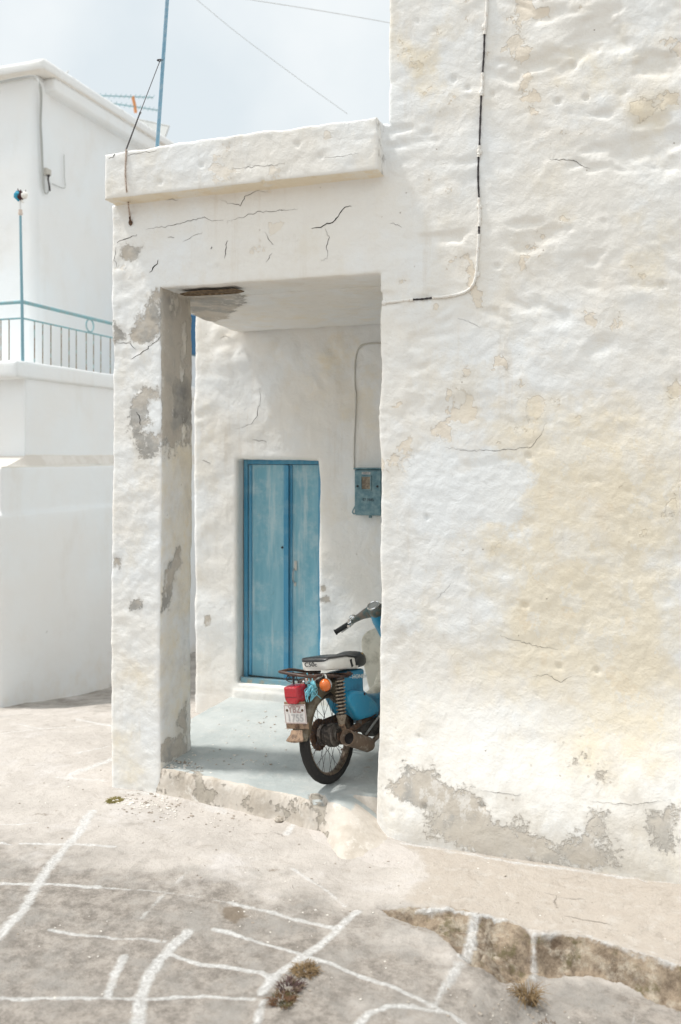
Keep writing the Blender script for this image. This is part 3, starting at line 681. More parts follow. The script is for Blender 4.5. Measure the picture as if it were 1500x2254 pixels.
bq = [tuple(int(i) for i in q) for q in Q]; bbvh = BVHTree.FromPolygons([tuple(v) for v in V], bq)
def back_pt(px, py, off=.001):
    d = Vector(ray(px, py)).normalized(); h = bbvh.ray_cast(Vector((0, 0, CH)), d, 20)
    return onY(px, py, BY) if h[0] is None else h[0]-d*off
CK = []
for i, (c, w) in enumerate([(zpx([(690, 915), (760, 895), (800, 850), (815, 760), (815, 700)], (230, 560), .42), .8), (zpx([(780, 975), (820, 975), (850, 985)], (230, 560), .42), .9), (zpx([(515, 1078), (550, 1090), (553, 1100)], (230, 560), .42), 1.),
    (zpx([(600, 440), (640, 430), (660, 440)], (230, 560), .42), .6)]): CK.append(crack('c', c, w*.5, None, None, back_pt, 90+i))
submesh('wall', V, Q, N, np.ones(len(Q), bool), [M['plaster_back'], M['crack']], house, {'wear_shade': cl, 'wear_shade2': cl2}, CK)['label'] = 'whitewashed back wall inside the porch around the blue door'
# bodies of the house behind the plastered faces
mb = MB(); mb.box((1.3, 7.1, 1.6), (4.4, 3.76, 3.46)); mb.box((1.30, 7.09, 4.43), (5.40, 3.74, 2.13)); mb.build('wall', M['far'], house)['label'] = 'plain side and rear walls of the tall block'
mb = MB(); mb.box((-2.2, 8.0, 1.85), (2.6, 2.19, 4.46)); mb.build('wall', M['far'], house)['label'] = 'plain rear block behind the porch'

# porch floor with its worn kerb
def kedge(X): return np.interp(X, [-3.4, -2.89, -2.3, -1.65, -1.41, -1.2], [4.95, 4.83, 4.735, 4.625, 4.60, 4.58])
fx = lines((-3.34, -1.1, .012), (-1.1, -.9, .1)); fy = lines((4.35, 4.90, .007), (4.90, 6.452, .03))
X, Y = np.meshgrid(fx, fy, indexing='ij'); P2 = np.stack([X.ravel(), Y.ravel()], 1); P3 = np.c_[P2, np.zeros(len(P2))]
ed = kedge(P2[:, 0])+(fbm(P3*6, 4, 3)-.5)*.05
mound = sstep(-1.80, -1.50, P2[:, 0]); wid = .022+.27*mound
hh = sstep(0, 1, (P2[:, 1]-ed+wid*.8)/wid)
hh = np.where(mound > 0, (1-mound)*hh+mound*np.clip((P2[:, 1]-ed+wid*.95)/wid, 0, 1)**.6, hh)
fall = sstep(-1.27, -1.66, P2[:, 0])+.0*P2[:, 0]; fall = np.where(P2[:, 1] > 4.80, 1, fall)
left = sstep(-2.95, -2.86, P2[:, 0])     # beside and left of the pillar the floor dies into the street
drop = left+(1-left)*sstep(4.95, 5.5, P2[:, 1])*.0
Z = -.03+.18*np.clip(hh, 0, 1)*fall
Z = np.where(P2[:, 0] < -2.86, -.03+.18*hh*sstep(-3.26, -3.20, P2[:, 0]), Z)
inside = sstep(.14, .15, Z)
hole = polymask(P2, [tuple(onZ(*q, .07))[:2] for q in ((682, 1780), (712, 1778), (722, 1800), (700, 1812), (684, 1800))], .02)
Z += (fbm(P3*9, 4, 8)-.5)*.014+(fbm(P3*2, 3, 18)-.5)*.012*inside-.03*sstep(.4, .8, hole)
nz_ = len(fx)*len(fy); idx = np.arange(nz_).reshape(len(fx), len(fy))
Fq = np.stack([idx[:-1, :-1], idx[1:, :-1], idx[1:, 1:], idx[:-1, 1:]], -1).reshape(-1, 4)
VV = np.c_[P2, Z]; NN = vnorm(VV, Fq); slope = 1-NN[:, 2]
cl = np.zeros((nz_, 3))
cl[:, 1] = np.clip(np.maximum.reduce([sstep(.10, .3, slope), (P2[:, 1] < ed+.02)*1., sstep(-1.66, -1.50, P2[:, 0])*(P2[:, 1] < 4.75)]), 0, 1)
kp = [[(410, 1705), (440, 1712), (495, 1740), (470, 1760), (430, 1750)], [(680, 1778), (715, 1775), (722, 1805), (695, 1812)]]
for p, k in ((kp[0], .62), (kp[1], .85)): cl[:, 0] = np.maximum(cl[:, 0], polymask(P2, [tuple(onZ(*q, .10))[:2] for q in p], .06)*k)
cl[:, 0] = np.maximum(cl[:, 0], .36*(slope > .2)*(P2[:, 0] < -1.7))
cl[:, 2] = np.exp(-((P2[:, 1]-ed+.012)/.035)**2)*(1-mound)*(.30+.35*sstep(.09, .14, Z))*(P2[:, 0] > -2.9)
moped_shade = [tuple(onZ(*q, .15))[:2] for q in ((775, 1660), (835, 1650), (838, 1720), (800, 1700))]
cl[:, 2] = np.maximum(cl[:, 2], polymask(P2, moped_shade, .1)*.65)  # the moped's shadow painted into the floor colour
cl[:, 2] = np.maximum(cl[:, 2], np.exp(-((6.45-P2[:, 1])/.05)**2)*.4)
npmesh('porch_floor', VV, Fq, [M['floor']], house, {'wear_shade': cl})['label'] = 'grey-blue painted porch floor with a worn whitewashed kerb'

# the blue double door
DY = 6.575
dw = (DXR-DXL); mid = -2.745
mb = MB(); fw = .035
mb.box((DXL+fw/2+.002, DY-.002, (DZ0+DZ1)/2), (fw, .05, DZ1-DZ0-.01)); mb.box((DXR-fw/2-.002, DY-.002, (DZ0+DZ1)/2), (fw, .05, DZ1-DZ0-.01)); mb.box(((DXL+DXR)/2, DY-.001, DZ1-.022), (dw-2*fw-.004, .054, .036))
mb.build('door_frame', M['door_frame'], house, bevel=.004)
def leaf(x0, x1, yoff, astr):
    z0, z1 = DZ0+.045, DZ1-.043; mb = MB(); t = .035
    mb.box(((x0+x1)/2, DY+yoff, (z0+z1)/2), (x1-x0, t, z1-z0))
    o = mb.build('door_leaf', M['door'], house, bevel=.003)
    mb = MB(); st = .028
    fy_ = DY+yoff-t/2-.004
    mb.box((x0+.02, fy_, (z0+z1)/2), (.022, .012, z1-z0-.01))
    if astr: mb.box((x1-.008, fy_-.006, (z0+z1)/2), (.04, .022, z1-z0-.01))
    mb.build('door_batten', M['door_frame'], o, bevel=.003)
    return o
l1 = leaf(DXL+fw+.006, mid, 0, True); l2 = leaf(mid+.005, DXR-fw-.006, .012, False)
mb = MB(); hx = onY(651, 1232, DY-.02)
pl = onY(651, 1245, DY-.012); mb.box(pl, (.022, .006, .075)); mb.cur = 1
a = onY(648, 1245, DY-.03); b = onY(649, 1285, DY-.012)
mb.tube(smoothpath([onY(649, 1252, DY-.012), onY(646, 1258, DY-.035), onY(645, 1275, DY-.035), onY(649, 1284, DY-.012)]), .0045, 8); mb.cur = 0; mb.box(onY(650, 1286, DY-.01), (.016, .006, .03))
mb.build('door_handle', [simple('pale_latch', (.50, .49, .45), .5), M['steel']], l2)
mb = MB(); k = onY(622, 1205, DY-.02); mb.lathe([(0, 0), (.009, 0), (.009, .006), (0, .006)], k, (0, -1, 0), 12); mb.build('keyhole', M['wire_dark'], l1)
mb = MB(); mb.box(((DXL+DXR)/2, DY-.03, DZ0+.013), (dw-.01, .12, .045), Matrix.Rotation(radians(-8), 3, 'X')); mb.build('door_sill', M['sill'], house, bevel=.006)

# ================================================================= METER BOX AND ITS CONDUIT
bx0, bx1 = onY(779, 1032, BY-.12).x, onY(779, 1032, BY-.12).x+.215
bz1, bz0 = onY(779, 1031, BY-.12).z, onY(779, 1136, BY-.12).z
box = thing('electric_meter_box', 'dented blue metal electricity meter box with small window on the porch back wall', 'meter box', ((bx0+bx1)/2, BY, (bz0+bz1)/2))
w_, h_ = bx1-bx0, bz1-bz0
mb = MB(); mb.box((0, -.055, 0), (w_, .105, h_-.01)); mb.build('case', M['box'], box, bevel=.014)
mb = MB(); mb.box((.0, -.113, -.004), (w_-.016, .008, h_-.03)); fr_ = mb.build('cover', M['box'], box, bevel=.0035)
mb = MB(); mb.box((0, -.062, h_/2), (w_+.008, .12, .010)); mb.build('rain_lip', M['box'], box, bevel=.004)
mb = MB(); wx, wz, ww, wh = -.012, .07, .075, .10
for q, d in (((wx-ww/2, 0, wz), (.008, .01, wh)), ((wx+ww/2, 0, wz), (.008, .01, wh)), ((wx, 0, wz+wh/2), (ww+.008, .01, .008)), ((wx, 0, wz-wh/2), (ww+.008, .01, .008))):
    mb.box((q[0], -.121, q[2]), d)
wf = mb.build('window', M['box'], box, bevel=.001)
mb = MB(); mb.box((wx, -.1175, wz), (ww-.006, .003, wh-.006)); mb.build('pane', M['clear_glass'], wf)
for sx in (-.078, .075): MB().lathe([(0, 0), (.008, 0), (.008, .006), (0, .008)], (sx, -.117, .045), (0, -1, 0), 10).build('bolt', M['wire_dark'], box)
mb = MB(); mb.box((-.012, -.1185, .142), (.066, .002, .018)); pq = mb.build('plaque', M['steel'], box)
text(0, 'lettering', 'ΔEH 8', .016, M['ink'], pq, (-.012, -.1205, .142), (pi/2, 0, 0))
text(0, 'lettering', '·57·3445', .030, M['ink'], box, (.0, -.1180, -.055), (pi/2, 0, 0), sx=.9)
mb = MB(); mb.tube(smoothpath([(-.10, -.03, -.07), (-.125, -.035, -.11), (-.145, -.035, -.15), (-.13, -.035, -.165), (-.105, -.03, -.15)]), .005, 8)
mb.build('cable_stub', M['box'], box)
mb = MB(); mb.lathe([(0, 0), (.012, 0), (.012, .02), (0, .02)], (.0, -.05, -h_/2-.015), (0, 0, 1), 12); mb.build('gland', M['box'], box)
con = tag(MB().tube(smoothpath([back_pt(*p, .006) for p in ((850, 754), (838, 755), (805, 757), (789, 768), (782, 800), (782, 850), (784, 870), (782, 930), (780, 980), (780, 1034))], 5), .0062, 8).build('conduit', simple('painted_conduit', (.56, .54, .49), .8), None),
          'thin pale conduit running down the porch wall into the blue meter box', 'conduit')

# ================================================================= CABLE ON THE FRONT WALL
cab = thing('wall_cable', 'limewash-covered cable with bare black stretches bending along the tall front wall', 'cable', facade_pt(1050, 600))
def cpath(pts, off=.007): return [Vector(facade_pt(*p, off))-cab.location for p in pts]
wpts = [(1073, -30), (1071, 40), (1067, 75)], [(1063, 160), (1062, 190), (1060, 210)], [(1056, 320), (1055, 335), (1054, 345)], [(1055, 435), (1056, 455), (1057, 480), (1055, 498)], [(1055, 515), (1052, 560), (1050, 590), (1047, 612), (1038, 632), (1018, 645), (985, 652), (952, 655)], [(910, 659), (875, 663), (846, 666)]
dpts = [(1067, 75), (1066, 115), (1063, 160)], [(1060, 210), (1058, 260), (1056, 320)], [(1054, 345), (1053, 390), (1055, 435)], [(1055, 498), (1055, 515)], [(952, 655), (930, 658), (910, 659)]
mb = MB()
for p in wpts:
    q = smoothpath(cpath(p), 8); n = len(q)
    MB().tube(q, [.0078+.0009*sin(i*1.3)+.0006*sin(i*2.9+1) for i in range(n)], 10).build('coated_cable', M['wire_white'], cab)
for p in ((1067, 58), (1060, 205), (1056, 333), (1056, 455), (1051, 603), (846, 666)): MB().ball(Vector(facade_pt(*p, .004))-cab.location, .0155, (1, .7, 1.15), 10, .08).build('clip', M['wire_white'], cab)
for p in dpts: q = smoothpath(cpath(p, .006), 6); MB().tube(q, [.0058-.0008*(k % 3) for k in range(len(q))], 8).build('bare_cable', M['wire_dark'], cab)

# ================================================================= GROUND
gx = np.concatenate([-np.geomspace(400, 5.8, 26), lines((-5.75, -3.6, .03), (-3.6, .45, .0125)), np.geomspace(.6, 400, 24)])
gy = np.concatenate([-np.geomspace(400, .6, 16), [0, .6, 1.2, 1.8, 2.2], lines((2.45, 4.6, .0105), (4.6, 7.2, .02), (7.2, 11, .1)), np.geomspace(11.5, 400, 18)])
X, Y = np.meshgrid(gx, gy, indexing='ij'); P2 = np.stack([X.ravel(), Y.ravel()], 1); P3 = np.c_[P2, np.zeros(len(P2))]
near = (P2[:, 0] > -6.5) & (P2[:, 0] < 1) & (P2[:, 1] > 2) & (P2[:, 1] < 9)
def g0(p): return tuple(onZ(*p, 0.))[:2]
edge = [g0(p) for p in ((1090, 2022), (1130, 2036), (1176, 2048), (1240, 2050), (1300, 2060), (1360, 2082), (1420, 2102), (1500, 2128), (1600, 2165))]
ex, ey = zip(*edge); Ye = np.interp(P2[:, 0], ex, ey, left=ey[0], right=ey[-1])
jit = (fbm(P3*5, 4, 70)-.5)*.06
dd = Ye-P2[:, 1]+jit
amt = .115*sstep(edge[0][0]-.05, edge[3][0], P2[:, 0])
rockw = .10+.04*np.sin(P2[:, 0]*9)
below = .35*sstep(0, .02, dd)+.65*sstep(.02, rockw, dd)
Z = -amt*below
slope_left = sstep(-4.1, -5.6, P2[:, 0])*sstep(5.2, 6.4, P2[:, 1])
Z -= .30*sstep(5.6, 8.5, P2[:, 1])*sstep(-3.45, -4.0, P2[:, 0])+.10*slope_left
Z -= .35*sstep(-5.2, -3.0, -np.hypot(P2[:, 0]+1, P2[:, 1]-5)*1.0+2.0)*0
nz = (fbm(P3*2.2, 4, 2)-.5)*.03+(fbm(P3*11, 4, 4)-.5)*.012+(fbm(P3*34, 3, 6)-.5)*.005
rockpoly = [g0(p) for p in ((840, 1995), (930, 2002), (1050, 2014), (1100, 2024), (1170, 2046), (1175, 2075), (1140, 2120), (1100, 2132), (1040, 2115), (990, 2072), (940, 2040), (870, 2018))]
rk = polymask(P2, rockpoly, .04)
band = np.where((P2[:, 0] > edge[1][0]), sstep(-.015, .02, dd)*(1-sstep(rockw*.9, rockw*1.5, dd)), 0)
f1, f2 = worley(P3*np.array([5.5, 7, 1])+np.array([0, 0, .5]), 55)
rocky = np.maximum(rk, band*sstep(edge[1][0], edge[2][0], P2[:, 0]))
nz += rocky*((fbm(P3*np.array([7, 12, 1.]), 7, 9, .66)-.5)*.15+(.5-f1)*.018-.02*(1-sstep(0, .10, f2-f1)))-.035*sstep(.3, .9, rk)
pits = 1-sstep(.06, .17, worley(P3*3.4+.5, 88)[0]); nz -= .012*pits
Z = np.where(near, Z+nz, Z-.0)
# long fall of the land far away
rad = np.hypot(P2[:, 0], P2[:, 1]-5); Z = np.where(near, Z, Z-.02*sstep(6, 12, rad))
nG = len(P2); cl = np.zeros((nG, 3)); cl2 = np.zeros((nG, 3))
def gl(pts, w, k=1.):
    d = segdist(P2[near], [g0(p) for p in pts]); v = np.clip(1-d/(2*w), 0, 1)*k
    cl[near, 0] = np.maximum(cl[near, 0], v)
for pts, w, k in [
    ([(203, 1784), (167, 1840), (101, 1916), (51, 2007), (-10, 2070)], .028, .95), ([(0, 1817), (81, 1810)], .012, .7), ([(0, 1855), (137, 1857), (253, 1862)], .014, .85),
    ([(0, 1946), (96, 1947), (218, 1953)], .014, .95), ([(218, 1953), (405, 1971), (507, 1989)], .012, .6), ([(507, 1989), (608, 2012), (730, 2042)], .016, .95),
    ([(410, 1926), (365, 1966), (314, 2022)], .017, .58), ([(111, 2050), (233, 2060), (365, 2073)], .012, .75), ([(415, 2052), (365, 2098), (329, 2143), (309, 2199), (304, 2270)], .024, 1.1),
    ([(471, 2047), (557, 2072), (669, 2103), (740, 2125), (806, 2156), (867, 2171), (943, 2207), (1044, 2260)], .012, 1.), ([(365, 2098), (436, 2121), (507, 2133), (573, 2143), (603, 2164)], .012, 1.),
    ([(0, 2199), (177, 2197), (304, 2202), (385, 2194), (456, 2194), (562, 2202)], .012, .9), ([(274, 2103), (253, 2143), (238, 2194)], .020, .95),
    ([(786, 2004), (740, 2050), (709, 2077), (659, 2113), (598, 2159), (578, 2189)], .020, 1.05), ([(578, 2209), (562, 2264)], .018, .8), ([(643, 1915), (709, 1951), (760, 1991)], .013, .7),
    ([(917, 2002), (983, 2007), (1054, 2015), (1115, 2026)], .009, .9), ([(1044, 2017), (1034, 2065), (1021, 2100)], .022, 1.1), ([(1014, 2115), (968, 2191), (948, 2222)], .022, .75),
    ([(786, 2255), (816, 2229), (857, 2215), (912, 2214), (983, 2227), (1044, 2258)], .014, 1.), ([(885, 1857), (1150, 1903), (1500, 1944), (1600, 1955)], .016, .8), ([(1176, 2048), (1176, 2104)], .016, .7),
    ([(1115, 2027), (1176, 2042), (1260, 2046), (1350, 2068), (1500, 2116), (1600, 2150)], .010, .55), ([(350, 1725), (494, 1763), (575, 1782), (661, 1806)], .02, 1.), ([(651, 1809), (631, 1836)], .018, 1.), ([(262, 1740), (340, 1748), (430, 1768), (500, 1790)], .045, .62),
    ([(42, 1590), (96, 1604)], .02, .7), ([(0, 1614), (100, 1604), (240, 1590)], .02, .6), ([(166, 1575), (216, 1590), (250, 1595)], .02, .9),
    ([(156, 1708), (220, 1682), (250, 1670)], .03, .8), ([(164, 1660), (238, 1642)], .02, .75), ([(100, 1712), (190, 1716), (240, 1718)], .025, .6), ([(1398, 2170), (1376, 2254)], .008, .45)]: gl(pts, w, k)
# the lower paving lies .1 m down: its painted joint is traced on that level
low = [tuple(onZ(*p, -.11))[:2] for p in ((1196, 2105), (1267, 2100), (1338, 2131), (1399, 2156), (1500, 2186), (1600, 2225))]
d = segdist(P2[near], low); cl[near, 0] = np.maximum(cl[near, 0], np.clip(1-d/.026, 0, 1)*.72)
cl[:, 1] = .30+.30*sstep(4.3, 3.5, P2[:, 1])*sstep(-.2, -1.9, P2[:, 0])+.34*sstep(4.2, 3.4, P2[:, 1])+.25*sstep(6.2, 6.9, P2[:, 1])
cl[:, 1] -= .22*sstep(4.1, 4.6, P2[:, 1])*(P2[:, 1] < 6)
cl[:, 1] += .25*sstep(.03, .2, dd)*sstep(edge[1][0], edge[2][0], P2[:, 0])
for p in ([(450, 2075), (650, 2120), (600, 2140), (450, 2110)], [(380, 2135), (560, 2150), (560, 2190), (350, 2190)], [(750, 2140), (900, 2200), (800, 2220), (700, 2200)], [(490, 1995), (560, 1990), (640, 2030), (560, 2060)], [(0, 2110), (230, 2110), (200, 2190), (0, 2190)]):
    cl[:, 1] = np.maximum(cl[:, 1], polymask(P2, [g0(q) for q in p], .08)*.85)
for p, k in (([(485, 1995), (530, 1993), (548, 2020), (520, 2038), (490, 2015)], 1.1), ([(835, 2010), (935, 2040), (960, 2060), (900, 2050), (850, 2025)], .9), ([(560, 1905), (625, 1900), (640, 1925), (580, 1930)], .6), ([(60, 1780), (200, 1790), (180, 1805), (60, 1800)], .6), ([(600, 2140), (700, 2110), (690, 2200), (620, 2210)], .55), ([(1150, 2120), (1200, 2150), (1230, 2230), (1200, 2230)], .65), ([(0, 1590), (240, 1560), (240, 1572), (0, 1606)], .50),  # last patch here: shadow at the neighbour house's foot, painted in
             ([(0, 2010), (40, 2000), (20, 2040), (0, 2050)], .5), ([(1400, 2050), (1420, 2140), (1385, 2140)], .5)):
    cl[:, 2] = np.maximum(cl[:, 2], polymask(P2, [g0(q) for q in p], .06)*k)
pave = [g0(p) for p in ((885, 1855), (1500, 1940), (1700, 1965), (1700, 2200), (1500, 2128), (1400, 2098), (1300, 2062), (1176, 2046), (1060, 2015), (930, 2000), (880, 1985), (940, 1930), (925, 1890))]
cl2[:, 0] = polymask(P2, pave, .08)
cl2[:, 1] = polymask(P2, [g0(p) for p in ((672, 1812), (760, 1835), (880, 1862), (925, 1885), (905, 1910), (840, 1910), (760, 1880), (690, 1850))], .03)
cl2[:, 2] = rocky
idx = np.arange(nG).reshape(len(gx), len(gy))
Fq = np.stack([idx[:-1, :-1], idx[1:, :-1], idx[1:, 1:], idx[:-1, 1:]], -1).reshape(-1, 4)
GV = np.c_[P2, Z]
tag(npmesh('ground', GV, Fq, [M['ground']], None, {'wear_shade': cl, 'wear_shade2': cl2}), kind='structure')
nearF = Fq[near[Fq].all(1)]; gbvh = BVHTree.FromPolygons([tuple(v) for v in GV], [tuple(int(i) for i in q) for q in nearF])
def gz(x, y):
    h = gbvh.ray_cast(Vector((x, y, 3)), Vector((0, 0, -1)), 10); return h[0].z if h[0] else 0.
def gpt(px, py): p = onZ(px, py, 0.); return Vector((p.x, p.y, gz(p.x, p.y)))

# ================================================================= THE HOUSE ACROSS THE LANE (left)
LX = -5.6
left = thing('neighbour_house', 'whitewashed two-storey house with a balcony and roof ledge across the lane', 'house', (-6.5, 9, -.4))
LO = -Vector(left.location)
def lv(name, xs, ys, zs, occ, disp=.012, wearfn=None, label=None, clip=.02, sm=1):
    V0, V, Q, N = vox(xs, ys, zs, occ, sm, clip, lambda V, N: V+N*((fbm(V*1.6, 4, 3)-.5)*disp*2+(fbm(V*7, 3, 4)-.5)*disp*.4)[:, None])
    c = np.zeros((len(V0), 3))
    if wearfn: wearfn(V0, c, N)
    o = npmesh(name, V+np.array(LO), Q, [M['far']], left, {'wear_shade': c}, N)
    if label: o['label'] = label
    return o
Yc1 = onX(58, 900, LX).y; zb = onX(50, 803, LX).z; zt1 = onX(62, 1003, LX).z; zt2 = onX(8, 1022, LX+.08).z
Yc2 = onX(8, 1022, LX+.1).y; z3_ = onX(120, 1123, LX+.12).z
ZF = zb-.02
def occ_l(X, Y, Z):
    o = (X < LX) & (Y > Yc1) & (Z < ZF)
    o |= (Z < zt2) & (X < LX+.08) & (Y > Yc2)
    o |= (Z < z3_) & (X < LX+.10) & (Y > Yc2-.06)
    return o
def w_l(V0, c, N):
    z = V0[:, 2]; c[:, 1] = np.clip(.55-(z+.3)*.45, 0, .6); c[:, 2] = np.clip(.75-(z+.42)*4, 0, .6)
    c[:, 1] = np.maximum(c[:, 1], np.where((z > zt2-.05) & (z < zt1+.03) & (V0[:, 0] > LX-.02), 1., 0)); c[:, 2] = np.maximum(c[:, 2], np.where((z > zt2-.02) & (z < zt1+.02) & (V0[:, 0] > LX-.02), .55, 0))  # ochre and grey deepened in a band along the ledge
    for q in ((110, 1392, .9), (75, 1450, .4)):
        p = onX(q[0], q[1], LX+.14); c[:, 2] = np.maximum(c[:, 2], np.exp(-((V0[:, 1]-p.y)**2+(z-p.z)**2)/.03**2)*q[2])
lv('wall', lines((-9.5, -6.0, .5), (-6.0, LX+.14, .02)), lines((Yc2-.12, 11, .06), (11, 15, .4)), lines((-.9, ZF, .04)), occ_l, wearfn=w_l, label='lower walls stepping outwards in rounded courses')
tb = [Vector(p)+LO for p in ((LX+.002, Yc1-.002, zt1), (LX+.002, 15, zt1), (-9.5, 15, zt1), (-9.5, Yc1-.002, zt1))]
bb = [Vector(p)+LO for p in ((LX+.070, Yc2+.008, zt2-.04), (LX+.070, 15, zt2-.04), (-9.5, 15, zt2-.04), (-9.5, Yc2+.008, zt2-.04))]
MB().loft([tb, bb]).build('sloping_ledge', simple('brownish_ledge_limewash', (.66, .61, .55), .95, c2=(.74, .70, .65), sc=3), left)  # ledge coloured browner than the walls around it
# balcony nose
lv('balcony_slab', lines((-9.5, -6.5, .4), (-6.5, LX+.03, .05)), lines((Yc1-.16, 11, .06), (11, 15, .4)), lines((ZF-.11, ZF+.06, .034)), lambda X, Y, Z: X < 99, .008, clip=.03)
# upper storey
UX = -6.45; Yu = onX(83, 400, UX).y; zr0 = onX(83, 163, UX).z; zr1 = onX(74, 131, UX+.12).z+.07
lv('wall', lines((-9.5, UX, .12)), lines((Yu, 12, .1)), lines((ZF-.02, zr0+.02, .1)), lambda X, Y, Z: X < 99, .014, clip=.02, label='upper storey wall behind the balcony')
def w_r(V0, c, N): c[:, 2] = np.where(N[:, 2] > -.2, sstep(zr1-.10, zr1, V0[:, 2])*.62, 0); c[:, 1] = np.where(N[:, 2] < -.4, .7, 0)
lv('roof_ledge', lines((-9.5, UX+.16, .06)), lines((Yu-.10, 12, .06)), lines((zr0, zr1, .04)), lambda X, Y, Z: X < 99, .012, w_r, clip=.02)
# fascia block below the ledge, on the lane side
lv('cornice', lines((UX-.1, UX+.13, .04)), lines((Yu+.12, 12, .08)), lines((zr0-.16, zr0+.01, .04)), lambda X, Y, Z: X < 99, .008, clip=.02)
def LT(mb, name, mat, **k):
    mb.v = [(v[0]+LO.x, v[1]+LO.y, v[2]+LO.z) for v in mb.v]; return mb.build(name, mat, left, **k)
mb = MB(); sy0 = onX(424, 700, LX+.06).y
mb.box((LX+.05, sy0+.9, onX(428, 740, LX).z), (.05, 2.2, .50)); LT(mb, 'shutter', M['blue_wood'], bevel=.01)
# balcony railing
RX = LX-.04; Yr = onX(49, 803, RX).y; zr_t = onX(49, 664, RX).z; zr_m = onX(49, 700, RX).z; zr_b = onX(49, 799, RX).z
rail = thing('balcony_railing', 'pale teal metal railing with one ring on the balcony edge of the house across', 'railing', (RX, Yr, ZF+.05))
RO = -Vector(rail.location)
def RT(mb, name, mat, **k):
    mb.v = [(v[0]+RO.x, v[1]+RO.y, v[2]+RO.z) for v in mb.v]; return mb.build(name, mat, rail, **k)
Ye_ = 11.0; Xe_ = -9.0
RT(MB().tube([(Xe_, Yr, zr_t), (RX, Yr, zr_t), (RX, Ye_, zr_t)], .018, 10), 'handrail', M['rail'])
RT(MB().tube([(Xe_, Yr, zr_m), (RX, Yr, zr_m), (RX, Ye_, zr_m)], .009, 8), 'rail', M['rail'])
RT(MB().tube([(Xe_, Yr, zr_b), (RX, Yr, zr_b), (RX, Ye_, zr_b)], .010, 8), 'rail', M['rail'])
bars = []
for px in (76, 94, 112, 135, 152, 168, 190, 206, 222, 243, 262, 282, 302, 322):
    bars.append((RX, onX(px, 760, RX).y))
for px in (2, 20): r = ray(px, 760); t = Yr/r[1]; bars.append((r[0]*t, Yr))
for k in range(8): bars.append((bars[14][0]-.13*(k+1), Yr))
for bx, by in bars: RT(MB().tube([(bx, by, zr_b), (bx, by, zr_m)], .0055, 6), 'bar', M['rail_rust'])
ry = onX(198, 711, RX).y; rc = (zr_t+zr_m)/2; rr_ = (zr_t-zr_m)/2-.012
RT(MB().tube([(RX, ry+rr_*cos(a), rc+rr_*sin(a)) for a in np.linspace(0, 2*pi, 25)[:-1]], .008, 8, closed=True), 'ring', M['rail'])
# corner mast with rags
pm = thing('balcony_post', 'slim teal-grey post at the balcony corner with blue and red rags knotted on its top', 'post', (RX+.03, Yr-.02, ZF))
def PT(p): return Vector(p)-Vector(pm.location)
def pp(px, py): r = ray(px, py); Y_ = Yr-.02; t = Y_/r[1]; return Vector((r[0]*t, Y_, CH+r[2]*t))-Vector(pm.location)
MB().tube([pp(50, 803), pp(49, 700), pp(46, 540), pp(45, 475)], [.016, .015, .013, .012], 10).build('pole', M['post'], pm)
MB().tube([pp(45, 474), pp(44.5, 440)], .008, 8).build('pipe', M['white_metal'], pm)
MB().lathe([(0, 0), (.020, .002), (.022, .02), (.017, .035), (.019, .05), (0, .055)], pp(45, 473), (0, 0, 1), 14).build('collar', simple('tape_wrap', (.62, .52, .45), .8), pm)
mb = MB(); rn = random.Random(3); mb.ball(pp(40, 431), .040, (.8, 1, 1.1), 10, .25, rn); mb.tube([pp(38, 436), pp(35, 428), pp(34, 426)], [.012, .006, .002], 6); mb.build('rag', M['clip_blue'], pm)
mb = MB(); mb.ball(pp(46, 430), .038, (.8, 1, 1.2), 10, .3, rn); mb.tube([pp(42, 424), pp(40, 419), pp(39, 414)], [.009, .006, .002], 6); mb.tube([pp(52, 426), pp(56, 421), pp(57, 417)], [.007, .004, .002], 6); mb.build('rag', M['clip_dark'], pm)
mb = MB(); mb.ball(pp(55, 429), .034, (.9, 1, 1), 10, .25, rn); mb.tube([pp(48, 440), pp(50, 445)], .01, 6); mb.build('clamp', M['wire_white'], pm)
# cables on the neighbour house
def np_(px, py, off=.03): return onX(px, py, UX+off)
def nf_(px, py): r = ray(px, py); t = (Yu-.13)/r[1]; return Vector((r[0]*t, Yu-.13, CH+r[2]*t))
ccb = MB()
for o_ in (0, 3):
    ccb.tube(smoothpath([nf_(-30, 184+o_), nf_(0, 178+o_), nf_(40, 170+o_), nf_(70, 166+o_*.5), nf_(83-o_, 172), np_(87+o_, 190, .15), np_(89+o_, 215, .05), np_(88+o_*.8, 270), np_(90+o_, 320), np_(93+o_*.6, 380), np_(94+o_, 405), np_(99, 424), np_(105, 424), np_(110, 412)]), .0075, 8)
tag(ccb.build('service_cable', M['wire_grey'], None), 'grey service cables along the far roof ledge and down its corner', 'cable')
jb = thing('junction_fitting', 'small grimy cable fitting with wire loop on the far upper wall', 'cable fitting', np_(105, 385))
def JL(p): return p-Vector(jb.location)
MB().box(JL(np_(104, 378, .03)), (.05, .09, .07)).build('bracket', simple('grimy_bracket', (.50, .47, .42), .8), jb, bevel=.01)
MB().tube(smoothpath([JL(np_(107, 384, .04)), JL(np_(106, 395, .05)), JL(np_(108, 405, .04)), JL(np_(110, 420, .04))]), [.012, .02, .014]+[.01]*16, 8).build('insulator', M['wire_dark'], jb)
MB().tube(smoothpath([JL(np_(115, 404)), JL(np_(128, 410)), JL(np_(143, 413)), JL(np_(142, 390)), JL(np_(141, 340))], 4), .005, 6).build('wire', M['wire_grey'], jb)

